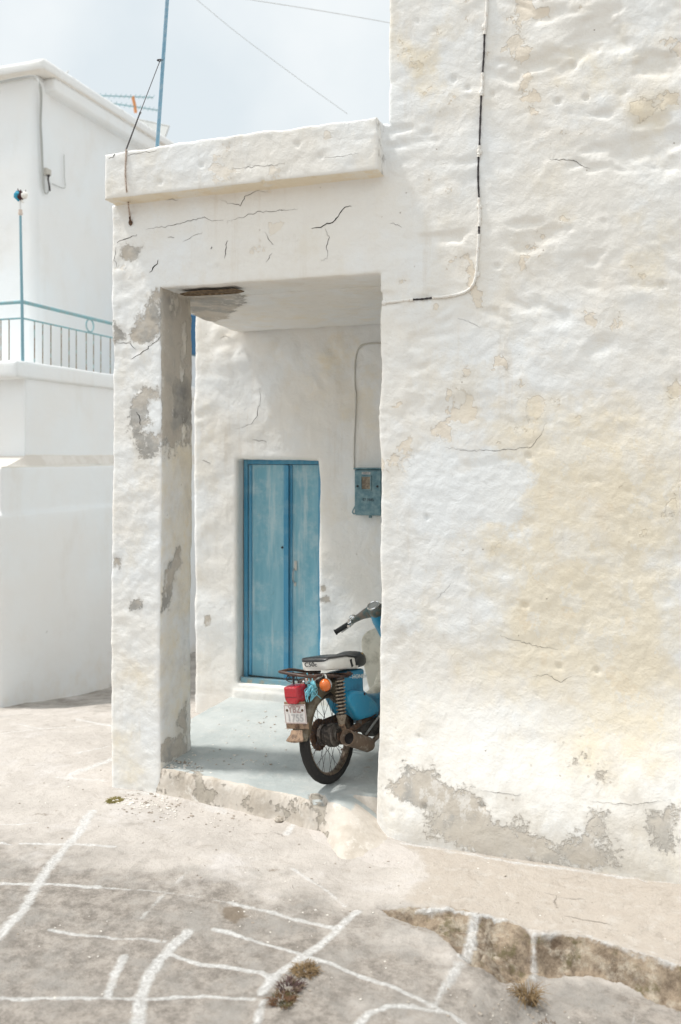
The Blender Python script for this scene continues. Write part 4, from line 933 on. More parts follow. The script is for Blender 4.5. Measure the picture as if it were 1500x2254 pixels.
# clothes-drying rods, awning and stub on the far roof
RYX = -6.9
def rf(px, py, X=RYX): return onX(px, py, X)
rods = thing('roof_antenna', 'spiky teal television aerial rods lying along the far roof with an orange strip hanging', 'antenna', rf(230, 228))
def RL(p): return p-Vector(rods.location)
for (a, b) in (((195, 209), (337, 214)), ((208, 221), (347, 242))):
    mb = MB(); A_, B_ = RL(rf(*a)), RL(rf(*b)); mb.tube([A_, B_], .009, 6)
    for k in range(14): q = A_.lerp(B_, k/13.); mb.tube([q+Vector((-.02, 0, -.025)), q+Vector((.02, 0, .03))], .004, 5)
    mb.build('rod', M['rail'], rods)
MB().tube([RL(rf(232, 220)), RL(rf(231, 240))], .012, 6).ball(RL(rf(232, 225)), .035, (1, 1, .8), 8, .3).build('bracket', M['rust'], rods)
mb = MB(); mb.tube(smoothpath([RL(rf(292, 211)), RL(rf(296, 228)), RL(rf(299, 248))]), .022, 8); mb.build('strip', M['peg'], rods)
aw = thing('roof_awning', 'tilted white sheet awning on the far roof behind the blue mast', 'awning', rf(330, 290, -6.6))
def AL(p): return p-Vector(aw.location)
mb = MB(); a_, b_, c_, d_ = AL(rf(262, 253, -7.4)), AL(rf(372, 277, -6.4)), AL(rf(357, 320, -6.4)), AL(rf(290, 330, -7.4))
n_ = (b_-a_).cross(d_-a_).normalized()*.02
mb.add([a_, b_, c_, d_, a_+n_, b_+n_, c_+n_, d_+n_], [(0, 1, 2, 3), (7, 6, 5, 4), (0, 4, 5, 1), (1, 5, 6, 2), (2, 6, 7, 3), (3, 7, 4, 0)]); mb.build('sheet', M['white_metal'], aw)
MB().tube([a_, b_], .012, 6).tube([b_, c_], .012, 6).build('edge_tube', M['wire_grey'], aw)
tag(MB().tube([rf(139, 173), rf(144, 165), rf(151, 154)], [.03, .018, .006], 8).build('roof_spike', simple('pale_plaster_stub', (.62, .62, .6), .9), None), 'small pale spike sticking up from the far roof edge', 'spike')

# ================================================================= MAST, GUY WIRE, SKY WIRES
MY = 5.25
mast = thing('antenna_mast', 'tall slim pale blue mast rising behind the porch parapet', 'mast', onY(333, 330, MY))
mb_ = onY(328.5, 372, MY); mtp = onY(373, -70, MY)
def ML(p): return p-Vector(mast.location)
MB().tube([ML(Vector((mb_.x, MY, 3.32))), ML(mtp)], .0125, 14).build('pole', M['pole'], mast)
cp = onY(352, 134, MY-.002); MB().tube([ML(cp+Vector((0, 0, .006))+Vector((.0165*cos(a), .0165*sin(a), .002*sin(a)))) for a in np.linspace(0, 2*pi, 15)[:-1]], .004, 6, closed=True).tube([ML(cp), ML(cp+Vector((.03, -.01, .0)))], .0035, 6).build('clamp', M['wire_dark'], mast)
guy = thing('guy_rope', 'rusty twisted guy wire tied off with pale rope over the parapet to a wall hook', 'guy rope', cp)
def GL(p): return p-Vector(guy.location)
e1 = onY(309, 246, 4.95); e2 = onY(278, 328, 4.715)
MB().tube([GL(cp), GL(e1)], .0028, 6).build('wire', M['wire_dark'], guy)
mb = MB(); mb.tube([GL(e1+Vector((.008*cos(a), 0, .008*sin(a)-.006))) for a in np.linspace(0, 2*pi, 11)[:-1]], .0018, 5, closed=True); mb.build('link', M['steel'], guy)
mb = MB(); n = 60
for ph in (0, pi):
    mb.tube([GL(e1).lerp(GL(e2), i/n)+Vector((.0032*cos(i*1.1+ph), .0032*sin(i*1.1+ph), 0)) for i in range(n+1)], .0026, 5)
mb.build('twisted_wire', M['wire_dark'], guy)
rp = [e2]+[Vector(facade_pt(*p, .008)) for p in ((277, 350), (276, 385), (279, 420), (282, 441))]+[onY(283, 452, 4.75), facade_pt(285, 468, .01), facade_pt(287, 486, .008)]
MB().tube(smoothpath([GL(p) for p in rp], 5), .0052, 7).build('rope', M['rope'], guy)
hk = facade_pt(287, 490, .006); mb = MB(); mb.ball(GL(hk), .014, (1, .8, 1.3), 8, .3); mb.tube([GL(hk), GL(hk+Vector((.008, -.02, .03)))], .005, 6); mb.build('hook', M['rust'], guy)
def skyw(name, pts, r, label):
    tag(MB().tube(smoothpath([Vector(p) for p in pts], 6), r, 6).build(name, M['wire_grey'], None), label, 'wire')
skyw('overhead_wire', [onY(380, -40, 9), onY(435, 0, 9), onY(520, 70, 9.2), onY(640, 160, 9.6), onY(765, 250, 10)], .0030, 'thin overhead wire sloping down across the sky to the parapet')
skyw('overhead_wire', [onY(500, -10, 9), onY(560, 0, 9), onY(700, 22, 9.3), onY(860, 50, 9.7), onY(1000, 80, 10)], .0033, 'thin overhead wire meeting the tall wall near the top of the sky')

# ================================================================= THE MOPED
AZ = radians(12); LEAN = radians(8); _c = onZ(734, 1722, .155); AP = Vector((_c.x, _c.y, .155))
moped = thing('moped', 'old blue step-through moped with white-sided seat and rear rack parked inside the porch', 'moped', AP, pi/2-AZ)
moped.rotation_euler = (-LEAN, 0, pi/2-AZ)
mat_b = Matrix.Translation(AP) @ Matrix.Rotation(pi/2-AZ, 4, 'Z') @ Matrix.Rotation(-LEAN, 4, 'X')
Hv, Lv, Uv = (Vector(mat_b.col[k][:3]) for k in range(3))
def bk(px, py, l):
    O = AP+Lv*l; C = Vector((0, 0, CH)); r = Vector(ray(px, py)); t = (O-C).dot(Lv)/r.dot(Lv); P = C+r*t-O
    return Vector((P.dot(Hv), l, P.dot(Uv)))
def sh(pts, l=0): return [(p.x, p.z) for p in (bk(a, b, l) for a, b in pts)]
def wheel(cx, cz, rear):
    w = bpy.data.objects.new('wheel', None); COL.objects.link(w); w.parent = moped; w.location = (cx, 0, cz)
    R_, r_ = .243, .0295
    prof = [(R_+r_*sin(a)*1.0, r_*1.0*cos(a)) for a in np.linspace(-pi*.32, pi+pi*.32, 17)]
    MB().lathe(prof, (0, 0, 0), (0, 1, 0), 96, lambda k, i: (.0009 if (k//2) % 2 else -.0006) if 4 <= i <= 12 and i != 8 else (.001 if i == 8 else 0)).build('tyre', M['tyre'], w, ang=60)
    MB().lathe([(.224, -.021), (.221, -.022), (.213, -.018), (.209, -.010), (.207, 0), (.209, .010), (.213, .018), (.221, .022), (.224, .021)], (0, 0, 0), (0, 1, 0), 64).build('rim', M['rim'], w, solid=.002)
    mb = MB()
    for k in range(36):
        a = 2*pi*k/36; side = 1 if k % 2 else -1; cr = radians(38)*(1 if (k//2) % 2 else -1); hr = .052
        mb.tube([(hr*cos(a+cr), side*.030, hr*sin(a+cr)), (.210*cos(a), side*.003, .210*sin(a))], .0014, 5)
    mb.build('spoke', M['wire_dark'], w)
    mb = MB(); mb.lathe([(0, -.055), (.062, -.055), (.068, -.048), (.068, -.02), (.05, -.012), (.05, .012), (.06, .016), (.06, .038), (.03, .044), (.018, .06), (0, .06)], (0, 0, 0), (0, 1, 0), 36)
    mb.lathe([(0, 0), (.010, 0), (.010, .26), (0, .26)], (0, -.13, 0), (0, 1, 0), 10); mb.build('hub', M['hub'], w)
    mb = MB(); mb.lathe([(0, -.074), (.03, -.074), (.034, -.068), (.060, -.064), (.066, -.056), (0, -.056)], (0, 0, 0), (0, 1, 0), 32)
    mb.box((.03, -.08, -.03), (.05, .008, .012), Matrix.Rotation(.6, 3, 'Y')); mb.build('brake_plate', M['hub_plate'], w)
    if rear:
        mb = MB(); mb.lathe([(.05, .058), (.088, .058), (.088, .064), (.05, .064), (.05, .058)], (0, 0, 0), (0, 1, 0), 40, lambda k, i: .005 if i in (1, 2) and k % 2 else 0)
        mb.build('sprocket', M['rust'], w)
    return w
wheel(0, .272, True); wheel(1.15, .272, False)
def fender(cx, a0, a1, rad, wd, name, mat, flare=False):
    rings = []; ns = 30
    for i in range(ns+1):
        a = a0+(a1-a0)*i/ns; k = 1.
        sk = .055 if i > 2 else .012+.02*i
        rr = rad+(.03*(1-i/3) if (flare and i < 3) else 0)
        sec = [(-wd, -sk), (-wd, -.018), (-wd*.8, -.003), (-wd*.35, .006), (wd*.35, .006), (wd*.8, -.003), (wd, -.018), (wd, -sk)]
        rings.append([Vector((cx+(rr+q[1])*cos(a), q[0], .272+(rr+q[1])*sin(a))) for q in sec])
    mb = MB(); n = 8; mb.add([p for r in rings for p in r], [(i*n+k, i*n+k+1, (i+1)*n+k+1, (i+1)*n+k) for i in range(ns) for k in range(n-1)])
    return mb.build(name, mat, moped, solid=.0025)
fender(0, radians(172), radians(28), .302, .050, 'fender', M['fender'])
fender(1.15, radians(165), radians(20), .300, .045, 'fender', M['blue_body'])
mb = MB(); pts = []
q0 = [(-.303, -.040, .345), (-.303, .040, .345), (-.335, .052, .315), (-.338, -.052, .315)]
q1 = [(-.300, -.050, .372), (-.300, .050, .372)]
tl = Vector(bk(652, 1600, 0)); 
FD = -.022
rings = [[Vector((-.300+.0, l, .375)) for l in np.linspace(-.036, .036, 9)], [Vector((-.306-.006*cos(l*30), l, .352)) for l in np.linspace(-.042, .042, 9)], [Vector((-.322-.012*cos(l*26), l, .332-.2*l*l)) for l in np.linspace(-.056, .056, 9)], [Vector((-.330-.014*cos(l*24), l, .318+1.5*l*l)) for l in np.linspace(-.058, .058, 9)]]
mb.add([p for r in rings for p in r], [(i*9+k, i*9+k+1, (i+1)*9+k+1, (i+1)*9+k) for i in range(3) for k in range(8)]); mb.build('mud_flap', M['rust_light'], moped, solid=.003)

# number plate on its rusty bracket
pc = (bk(653, 1571, 0)); px_, ph = pc.x-.012, pc.z
tilt = Matrix.Rotation(radians(-4), 3, 'Y')
mb = MB(); mb.box((px_+.008, 0, ph-.066), (.006, .150, .036)); mb.box((px_+.006, 0, ph+.058), (.006, .142, .018)); mb.box((px_+.02, 0, ph), (.02, .05, .14))
br = mb.build('plate_bracket', M['rust_light'], moped, bevel=.002)
mb = MB(); mb.lathe([(0, 0), (.012, 0), (.012, .004), (0, .004)], (px_+.002, .0, ph-.070), (-1, 0, 0), 14); mb.build('reflector', M['rust'], br)
mb = MB(); mb.box((px_, 0, ph), (.003, .146, .106)); pl_ = mb.build('number_plate', M['plate_white'], moped, bevel=.001)
mb = MB()
for (c_, d_) in (((0, .049), (.138, .0035)), ((0, -.049), (.138, .0035))): mb.box((px_-.002, c_[0], ph+c_[1]), (.001, d_[0], d_[1]))
for s_ in (-1, 1): mb.box((px_-.002, s_*.069, ph), (.001, .0035, .095))
mb.build('border', M['plate_text'], pl_)
for s_ in (-1, 1): MB().lathe([(0, 0), (.008, 0), (.006, .004), (0, .005)], (px_-.002, s_*.052, ph+.021), (-1, 0, 0), 12).build('bolt', M['rust'], pl_)
TR = (pi/2, 0, -pi/2)
text(.0006, 'lettering', 'YBZ', .052, M['plate_text'], pl_, (px_-.0035, 0, ph+.024), TR, sx=.92)
text(.0006, 'lettering', '1755', .056, M['plate_text2'], pl_, (px_-.0035, 0, ph-.023), TR, sx=1.0)

# tail light
tc = bk(650, 1528, 0); tx, tz = tc.x-.005, tc.z
rings = []
for s_, k in ((.052, 1.), (.02, 1.), (-.030, .98), (-.040, .90)):
    o_ = [(-.045, .048), (.045, .048), (.047, .0), (.044, -.026), (.026, -.050), (-.026, -.050), (-.044, -.026), (-.047, .0)]
    rings.append([Vector((tx+s_, a*k, tz+b*k)) for a, b in o_])
mb = MB(); mb.loft(rings); tlamp = mb.build('taillight', M['red_lens'], moped, bevel=.004, segs=2)
mb = MB(); mb.box((tx+.066, 0, tz-.002), (.022, .082, .085)); mb.build('lamp_housing', simple('dark_red_housing', (.09, .02, .02), .6), tlamp, bevel=.01)
mb = MB(); mb.box((tx-.0400, 0, tz-.008), (.002, .080, .002)); mb.build('seam', simple('lens_seam', (.12, .0, .01), .5), tlamp)

# turn signals
for side in (-1,):
    if side < 0: c_ = bk(717, 1508, -.15)
    else: c_ = Vector((bk(717, 1508, -.15).x, .15, bk(717, 1508, -.15).z))
    mb = MB(); mb.lathe([(0, -.034), (.014, -.033), (.025, -.026), (.033, -.013), (.0355, 0), (.0355, .006)], c_, (1, 0, 0), 28); sg = mb.build('turn_signal', M['amber_lens'], moped)
    mb = MB(); mb.lathe([(.0375, -.003), (.0375, .006), (.034, .018), (.022, .030), (.01, .036), (0, .037)], c_, (1, 0, 0), 28); mb.build('signal_base', M['chrome'], sg)
    mb = MB(); mb.tube(smoothpath([c_+Vector((.015, 0, .03)), c_+Vector((.012, -side*.004, .055)), Vector((c_.x+.05, side*.085, .63))], 4), .006, 8); mb.build('stalk', M['chrome'], sg)

# rear rack
rk_ = []
rw = .108
zr = lambda s: .597-(s-.10)*.20
path = [(.14, -rw*.9), (0, -rw), (-.14, -rw), (-.24, -rw*.97), (-.28, -rw*.75), (-.288, 0), (-.28, rw*.75), (-.24, rw*.97), (-.14, rw), (0, rw), (.14, rw*.9)]
mb = MB(); mb.tube(smoothpath([(s, l, zr(s)+l*.16+.008+(.010 if -.2 < s < -.05 else 0)) for s, l in path], 5), .0085, 10); mb.build('rack', M['rack'], moped)
mb = MB()
for l in (-.045, .045): mb.tube([(-.285, l, zr(-.285)+l*.16+.006), (.10, l, zr(.10)+l*.16)], .006, 8)
for s in (-.18, -.02): mb.tube([(s, -rw, zr(s)), (s, rw, zr(s))], .006, 8)
mb.box((-.03, 0, zr(-.03)-.018), (.20, .16, .012)); mb.tube([(.11, -.12, .60), (.11, .12, .60)], .008, 8)
mb.lathe([(0, 0), (.014, 0), (.014, .02), (.006, .022), (.006, .034), (0, .034)], (.12, -.11, .60), (0, -1, 0), 12)
mb.build('rack_bar', M['rack'], moped)
mb = MB(); mb.tube(smoothpath([(-.27, .03, .68), (-.30, .035, .655), (-.29, .0, .64), (-.27, -.01, .67), (-.28, -.03, .645), (-.26, -.02, .63)], 5), .003, 6); mb.tube([(-.26, .01, .69), (-.265, .01, .62)], .006, 6); mb.build('wiring', M['wire_dark'], moped)
mb = MB(); mb.tube([bk(688, 1505, -.06), bk(706, 1488, -.06)], .006, 8); mb.tube([bk(674, 1488, -.04), bk(677, 1506, -.04)], .007, 8); mb.tube([bk(668, 1500, -.04), bk(676, 1507, -.04), bk(680, 1498, -.04)], .006, 6); mb.build('seat_lock', M['chrome'], moped)
# frame tail above the fender
mb = MB(); rings = []
for s, hw, z0, z1 in ((-.23, .03, .575, .605), (-.15, .05, .57, .615), (-.03, .062, .56, .60), (.10, .065, .46, .585), (.14, .065, .42, .58)):
    rings.append([Vector((s, hw*cos(a), (z0+z1)/2+(z1-z0)/2*sin(a))) for a in np.linspace(0, 2*pi, 17)[:-1]])
mb.loft(rings); mb.build('frame_tail', M['fender'], moped)

# shocks
for side in (-1, 1):
    t_ = bk(748, 1492, -.125); b_ = bk(752, 1578, -.125); t_.y = b_.y = side*.125
    ax = (b_-t_); L = ax.length; ax.normalize(); mb = MB()
    mb.tube([t_, b_], .017, 14); mb.tube([b_, b_+ax*.035], [.021, .016], 14)
    mb.lathe([(0, 0), (.026, 0), (.028, .006), (.026, .012), (0, .012)], t_, tuple(ax), 18); so = mb.build('shock_absorber', M['shock_core'], moped)
    mb = MB(); turns = 10; n = turns*14
    a1 = Vector((1, 0, 0)); a2 = ax.cross(a1).normalized(); a1 = a2.cross(ax)
    mb.tube([t_+ax*(.010+(L-.022)*i/n)+(a1*cos(i*2*pi/14)+a2*sin(i*2*pi/14))*(.0245+.002*sin(i/n*pi)) for i in range(n+1)], .0048, 6)
    mb.lathe([(.018, 0), (.029, 0), (.030, .012), (.025, .020), (.020, .05), (.016, .055)], b_-ax*.012, tuple(ax), 18)
    mb.build('spring', M['spring'], so)
    mb = MB(); e_ = Vector((.0, side*.115, .272)); m_ = b_+ax*.04
    mb.tube([m_, m_.lerp(e_, .5)+Vector((.012, 0, 0)), e_], [.014, .013, .019], 10); mb.ball(m_, .018, (1, 1.1, 1), 10); mb.lathe([(0, -.02), (.014, -.02), (.014, .015), (0, .015)], e_, (0, side, 0), 6)
    mb.build('shock_bracket', M['rust_light'], so)
    mb = MB(); mb.tube([(.0, side*.10, .272), (.2, side*.10, .285), (.42, side*.08, .30)], [.018, .016, .018], 12); mb.box((-.01, side*.10, .272), (.08, .006, .045)); mb.build('swing_arm', M['rust'], moped)
# chain case on the left
mb = MB(); mb.prism([(.0, .345), (.30, .335), (.42, .31), (.42, .24), (.30, .215), (.0, .19), (-.05, .21), (-.06, .27), (-.05, .32)], .068, .072)
mb.build('chain_guard', M['rust'], moped)

# muffler and pipe
me_ = bk(764, 1624, -.175); mf = bk(813, 1640, -.165)
ax = (mf-me_).normalized(); L = (mf-me_).length
mb = MB(); mb.lathe([(.030, .035), (.0405, .005), (.044, 0), (.046, .004), (.046, .012), (.043, .016), (.044, L*.55), (.0435, L*.93), (.032, L*1.05), (.016, L*1.12)], me_, tuple(ax), 36)
mu = mb.build('muffler', M['muffler'], moped)
mb = MB(); mb.lathe([(0, .030), (.0335, .030)], me_, tuple(ax), 24); mb.build('outlet', M['dark_mouth'], mu)  # black disk colours in the shade inside the muffler mouth
mb = MB(); e_ = me_+ax*L*1.1; mb.tube(smoothpath([e_, e_+Vector((.08, .02, .015)), Vector((.50, -.13, .19)), Vector((.68, -.08, .17)), Vector((.76, -.02, .23))], 6), .014, 12); mb.build('exhaust_pipe', M['muffler'], moped)

# pressed-steel body, side cover
def bodypart(name, outl, l0, l1, mat, bev, parent=moped, segs=4):
    mb = MB(); mb.prism(outl, l0, l1); return mb.build(name, mat, parent, bevel=bev, segs=segs, ang=50)
body = bodypart('body', [(.09, .598), (.20, .600), (.37, .585), (.368, .56), (.345, .52), (.335, .46), (.38, .43), (.46, .40), (.74, .38), (.74, .33), (.52, .31), (.47, .26), (.30, .26), (.18, .36), (.12, .46)], -.082, .082, M['blue_body'], .022)
sc_o = sh([(766, 1541), (771, 1527), (782, 1520), (800, 1521), (815, 1530), (832, 1548), (836, 1570), (822, 1578), (793, 1586), (785, 1578)], -.13)
cov = bodypart('side_cover', sc_o, -.134, -.070, M['blue_cover'], .024, segs=5)
mb = MB(); cs = bk(804, 1528, -.138); mb.lathe([(0, 0), (.008, 0), (.008, .006), (0, .008)], (cs.x, -.131, cs.z), (0, -1, 0), 10); mb.build('screw', M['wire_dark'], cov)
hp = bk(776, 1484, -.083); ang = -.16
text(.0004, 'lettering', 'HONDA', .034, M['ink_faint'], body, (hp.x-.004, -.0835, hp.z-.016), (pi/2, .17, 0), sx=1.4, ext=.0008, align='LEFT')
l0_ = bk(770, 1492, -.083); l1_ = bk(804, 1487, -.083); MB().tube([(l0_.x, -.083, l0_.z), (l1_.x, -.083, l1_.z)], .0013, 6).build('pinstripe', M['ink_faint'], body)

# seat: black top and nose, white side band
def ssec(s, hw, z0, z1, n=20, p=3.2):
    out = []
    for k in range(n):
        a = 2*pi*k/n; c, d = cos(a), sin(a)
        out.append(Vector((s, hw*math.copysign(abs(c)**(2/p), c), (z0+z1)/2+(z1-z0)/2*math.copysign(abs(d)**(2/p), d))))
    return out
def zbot(s): return np.interp(s, [-.055, .27, .46], [.655, .600, .585])
def ztop(s): return np.interp(s, [-.055, -.03, .15, .25, .36, .44], [.722, .730, .712, .685, .690, .67])
ss = [-.055, -.053, -.045, -.03, 0, .05, .1, .15, .2, .25, .265]
hwf = lambda s: np.interp(s, [-.055, -.053, -.045, -.03, 0, .1, .27, .38, .45], [.078, .083, .090, .096, .100, .103, .102, .085, .05])
mb = MB(); mb.loft([ssec(s, hwf(s), zbot(s), ztop(s)-.011, p=7) for i, s in enumerate(ss)]); 
seat = bpy.data.objects.new('seat', None); COL.objects.link(seat); seat.parent = moped
wp = mb.build('side_band', M['seat_white'], seat, ang=50)
ss = [-.058, -.054, -.045, -.03, 0, .05, .1, .15, .2, .25, .26]
mb = MB(); mb.loft([ssec(s, (hwf(s)+.003), ztop(s)-.017, ztop(s)-(0 if i else .008), p=2.6) for i, s in enumerate(ss)])
ss = [.235, .26, .30, .35, .40, .44, .455]
mb.loft([ssec(s, (hwf(s)+.005)*(1 if i < 5 else (.9, .6)[i-5]), zbot(s)-.004+(.02 if i == 6 else 0), ztop(s)+.006-(0, 0, 0, 0, .002, .012, .03)[i], p=2.8) for i, s in enumerate(ss)])
mb.build('cushion', M['seat_black'], seat, ang=60)
mb = MB(); f_ = bk(799, 1443, -.082); mb.ball((f_.x, -.078, f_.z), .020, (1.1, .35, .8), 10, .35, random.Random(2)); mb.build('torn_foam', M['foam'], seat)
mb = MB(); st_ = bk(777, 1461, -.112); mb.box((st_.x, -.1045, st_.z), (.016, .006, .04), Matrix.Rotation(-.25, 3, 'Y')); mb.box((st_.x-.006, -.1065, st_.z+.022), (.018, .006, .012)); mb.build('strap', M['black'], seat, bevel=.002)
text(0, 'lettering', 'C50c', .034, M['ink'], seat, (-.0572, .024, .690), TR, sx=1.22, ext=.0008)

# leg shield
mb = MB(); rings = []
for h, hw in ((.765, .05), (.757, .11), (.740, .155), (.710, .185), (.66, .20), (.5, .205), (.36, .20), (.28, .18), (.24, .14)):
    rings.append([Vector((.835+.16*max(0, (.5-h))*.6-.1*max(0, h-.5)+(.045*(1-(l/.2)**2)), l, h)) for l in np.linspace(-hw, hw, 13)])
mb.add([p for r in rings for p in r], [(i*13+k, i*13+k+1, (i+1)*13+k+1, (i+1)*13+k) for i in range(len(rings)-1) for k in range(12)])
mb.build('leg_shield', M['cream'], moped, solid=.006, sub=1)
mb = MB(); rings = []
for s, hw, z in ((.50, .05, .36), (.65, .055, .39), (.78, .06, .50), (.83, .06, .64)):
    rings.append([Vector((s+.03*sin(a), hw*cos(a), z+.05*sin(a))) for a in np.linspace(0, 2*pi, 15)[:-1]])
mb.loft(rings); mb.build('spine_cover', M['cream'], moped)
# handlebar
hbR = []
for side in (1, -1):
    mb = MB(); mb.tube(smoothpath([(.755, 0, .885), (.755, side*.06, .880), (.757, side*.12, .862), (.758, side*.19, .832), (.757, side*.245, .803)], 4), [.044, .043, .042, .040, .038, .036, .034, .031, .028, .025, .023, .021, .019, .017, .015, .0145, .014], 14)
    hb = mb.build('handlebar', M['headset'], moped)
    mb = MB(); a_, b_ = Vector((.757, side*.238, .808)), Vector((.713, side*.325, .762)); n = 22
    mb.tube([a_.lerp(b_, i/n) for i in range(n+1)], [(.0165+(.0012 if i % 2 else 0)) if i < n-1 else .021 for i in range(n+1)], 14); mb.build('grip', M['black'], hb)
    mb = MB(); c_ = Vector((.759, side*.222, .818)); d_ = (b_-a_).normalized()
    mb.lathe([(0, -.016), (.022, -.016), (.023, 0), (.022, .016), (0, .018)], c_, tuple(d_), 16); mb.ball(c_+Vector((-.005, -side*.03, .035)), .024, (1.2, 1.2, .75), 12)
    mb.box(c_+Vector((-.012, .0, .012)), (.03, .016, .02), Matrix.Rotation(.5, 3, 'X')); mb.box(c_+Vector((-.014, side*.006, -.022)), (.018, .02, .016))
    mb.build('lever_mount', M['chrome'], hb)
    mb = MB(); mb.tube(smoothpath([c_+Vector((.02, 0, -.005)), c_+Vector((.055, side*.04, -.03)), c_+Vector((.045, side*.11, -.07))], 5), .005, 8); mb.build('brake_lever', M['steel'], hb)
mb = MB(); mb.ball((.76, 0, .885), .060, (1.25, 1.0, .80), 20); hs = mb.build('headset', M['headset'], moped)
dc, dax = Vector((.715, .005, .922)), Vector((-.5, 0, .86)).normalized()
mb = MB(); mb.lathe([(.030, .0), (.042, .0), (.045, .006), (.041, .012), (.036, .009)], dc, tuple(dax), 30); mb.build('bezel', M['chrome'], hs)
mb = MB(); mb.lathe([(.0, .006), (.037, .006)], dc, tuple(dax), 24); mb.lathe([(0, -.01), (.040, -.01), (.042, .001)], dc, tuple(dax), 24); mb.build('speedometer', M['dial'], hs)
mb = MB(); rings = []
for s, hw, h, d in ((.765, .060, .86, .05), (.79, .062, .81, .055), (.83, .055, .74, .05), (.88, .05, .65, .045), (.93, .05, .55, .04)):
    rings.append([Vector((s+d*cos(a), hw*sin(a), h+.01*cos(a))) for a in np.linspace(0, 2*pi, 17)[:-1]])
mb.loft(rings); mb.build('steering_column', M['blue_body'], moped)
mb = MB(); mb.ball((.84, 0, .84), .07, (.7, 1, 1), 16); hl = mb.build('headlight', M['blue_body'], moped); MB().lathe([(0, .02), (.04, .016), (.062, 0)], (.875, 0, .84), (1, 0, -.1), 20).build('lens', M['dial'], hl)
for side in (-1, 1):
    mb = MB(); mb.tube([(.91, side*.045, .60), (1.06, side*.065, .36), (1.12, side*.068, .27), (1.16, side*.07, .265)], [.026, .022, .018, .014], 10); mb.build('fork', M['blue_body'], moped)
# engine, foot bar, kick lever, stand
mb = MB(); mb.lathe([(0, -.095), (.055, -.095), (.075, -.085), (.08, -.05), (.10, -.045), (.10, .045), (.08, .05), (.075, .085), (0, .09)], (.52, 0, .23), (0, 1, 0), 30)
mb.lathe([(0, 0), (.055, 0), (.055, .02), (.066, .02), (.066, .025), (.05, .03), (.066, .035), (.066, .04), (.05, .045), (.066, .05), (.066, .055), (.05, .06), (.066, .065), (.066, .075), (.05, .10), (0, .10)], (.62, 0, .24), (1, 0, .08), 24)
mb.box((.46, 0, .31), (.10, .10, .09)); mb.build('engine', M['engine'], moped, bevel=.004)
mb = MB(); mb.tube(smoothpath([(.55, -.26, .18), (.55, -.2, .18), (.54, -.12, .155), (.54, .12, .155), (.55, .2, .18), (.55, .26, .18)], 4), .009, 8); fb = mb.build('foot_bar', M['rust'], moped)
for side in (-1, 1): MB().tube([(.55, side*.19, .18), (.55, side*.27, .18)], .016, 10).build('foot_peg', M['black'], fb)
mb = MB(); a_, b_ = bk(806, 1617, -.15), bk(834, 1578, -.15); mb.tube([a_, b_], .007, 8); mb.tube([b_, b_+Vector((.02, -.04, 0))], .010, 8); mb.build('kick_lever', M['steel'], moped)
mb = MB(); a_, b_ = bk(789, 1566, -.10), bk(791, 1596, -.10); mb.tube([a_, b_], .0165, 14); mb.build('canister', simple('grey_canister', (.12, .11, .10), .5, metal=.3), moped, bevel=.003)
mb = MB(); mb.box(bk(812, 1598, -.09), (.20, .035, .05), Matrix.Rotation(.15, 3, 'Y')); mb.tube([bk(765, 1612, -.10), bk(800, 1594, -.10), bk(840, 1580, -.10)], .013, 10); mb.build('step_bracket', M['engine'], moped, bevel=.004)
mb = MB()
for side in (-1, 1): mb.tube([(.40, side*.05, .20), (.20, side*.10, .17)], .009, 8)
mb.tube([(.20, -.10, .17), (.20, .10, .17)], .009, 8); mb.tube([(.50, .10, .17), (.53, .24, .045)], .008, 8); mb.box((.53, .245, .04), (.05, .02, .008)); mb.build('centre_stand', M['rust'], moped)

# turquoise string tied to the rack
mb = MB(); rn = random.Random(12); c_ = bk(688, 1507, -.065)
def W(p): return mat_b @ Vector(p)
knot = bk(686, 1509, -.07)
mb.tube(smoothpath([W(bk(676, 1482, -.07)), W(bk(680, 1494, -.07)), W(knot)], 5), .003, 6)
mb.tube(smoothpath([W(bk(690, 1484, -.07)), W(bk(688, 1496, -.07)), W(knot)], 5), .003, 6)
for k in range(20):
    ex, ey = rn.uniform(674, 708), rn.uniform(1518, 1548); a_ = W(knot); l_ = rn.uniform(-.095, -.055)
    m1 = W(bk((686+ex)/2+rn.uniform(-9, 9), (1509+ey)/2+rn.uniform(-5, 5), l_)); e_ = W(bk(ex, ey, l_)); m2 = W(bk((686+ex)/2+rn.uniform(-9, 9), (1512+ey)/2, l_))
    mb.tube(smoothpath([a_, m1, e_]+([m2, a_] if k % 2 else []), 5), .0022, 5)
for k in range(9): mb.ball(W(knot)+Vector((rn.uniform(-.02, .02), rn.uniform(-.015, .015), rn.uniform(-.035, .015))), .010, (1, 1, 1), 7, .4, rn)
tag(mb.build('string', M['string'], None), 'frayed knot of turquoise string tied to the moped rack beside the red taillight', 'string')

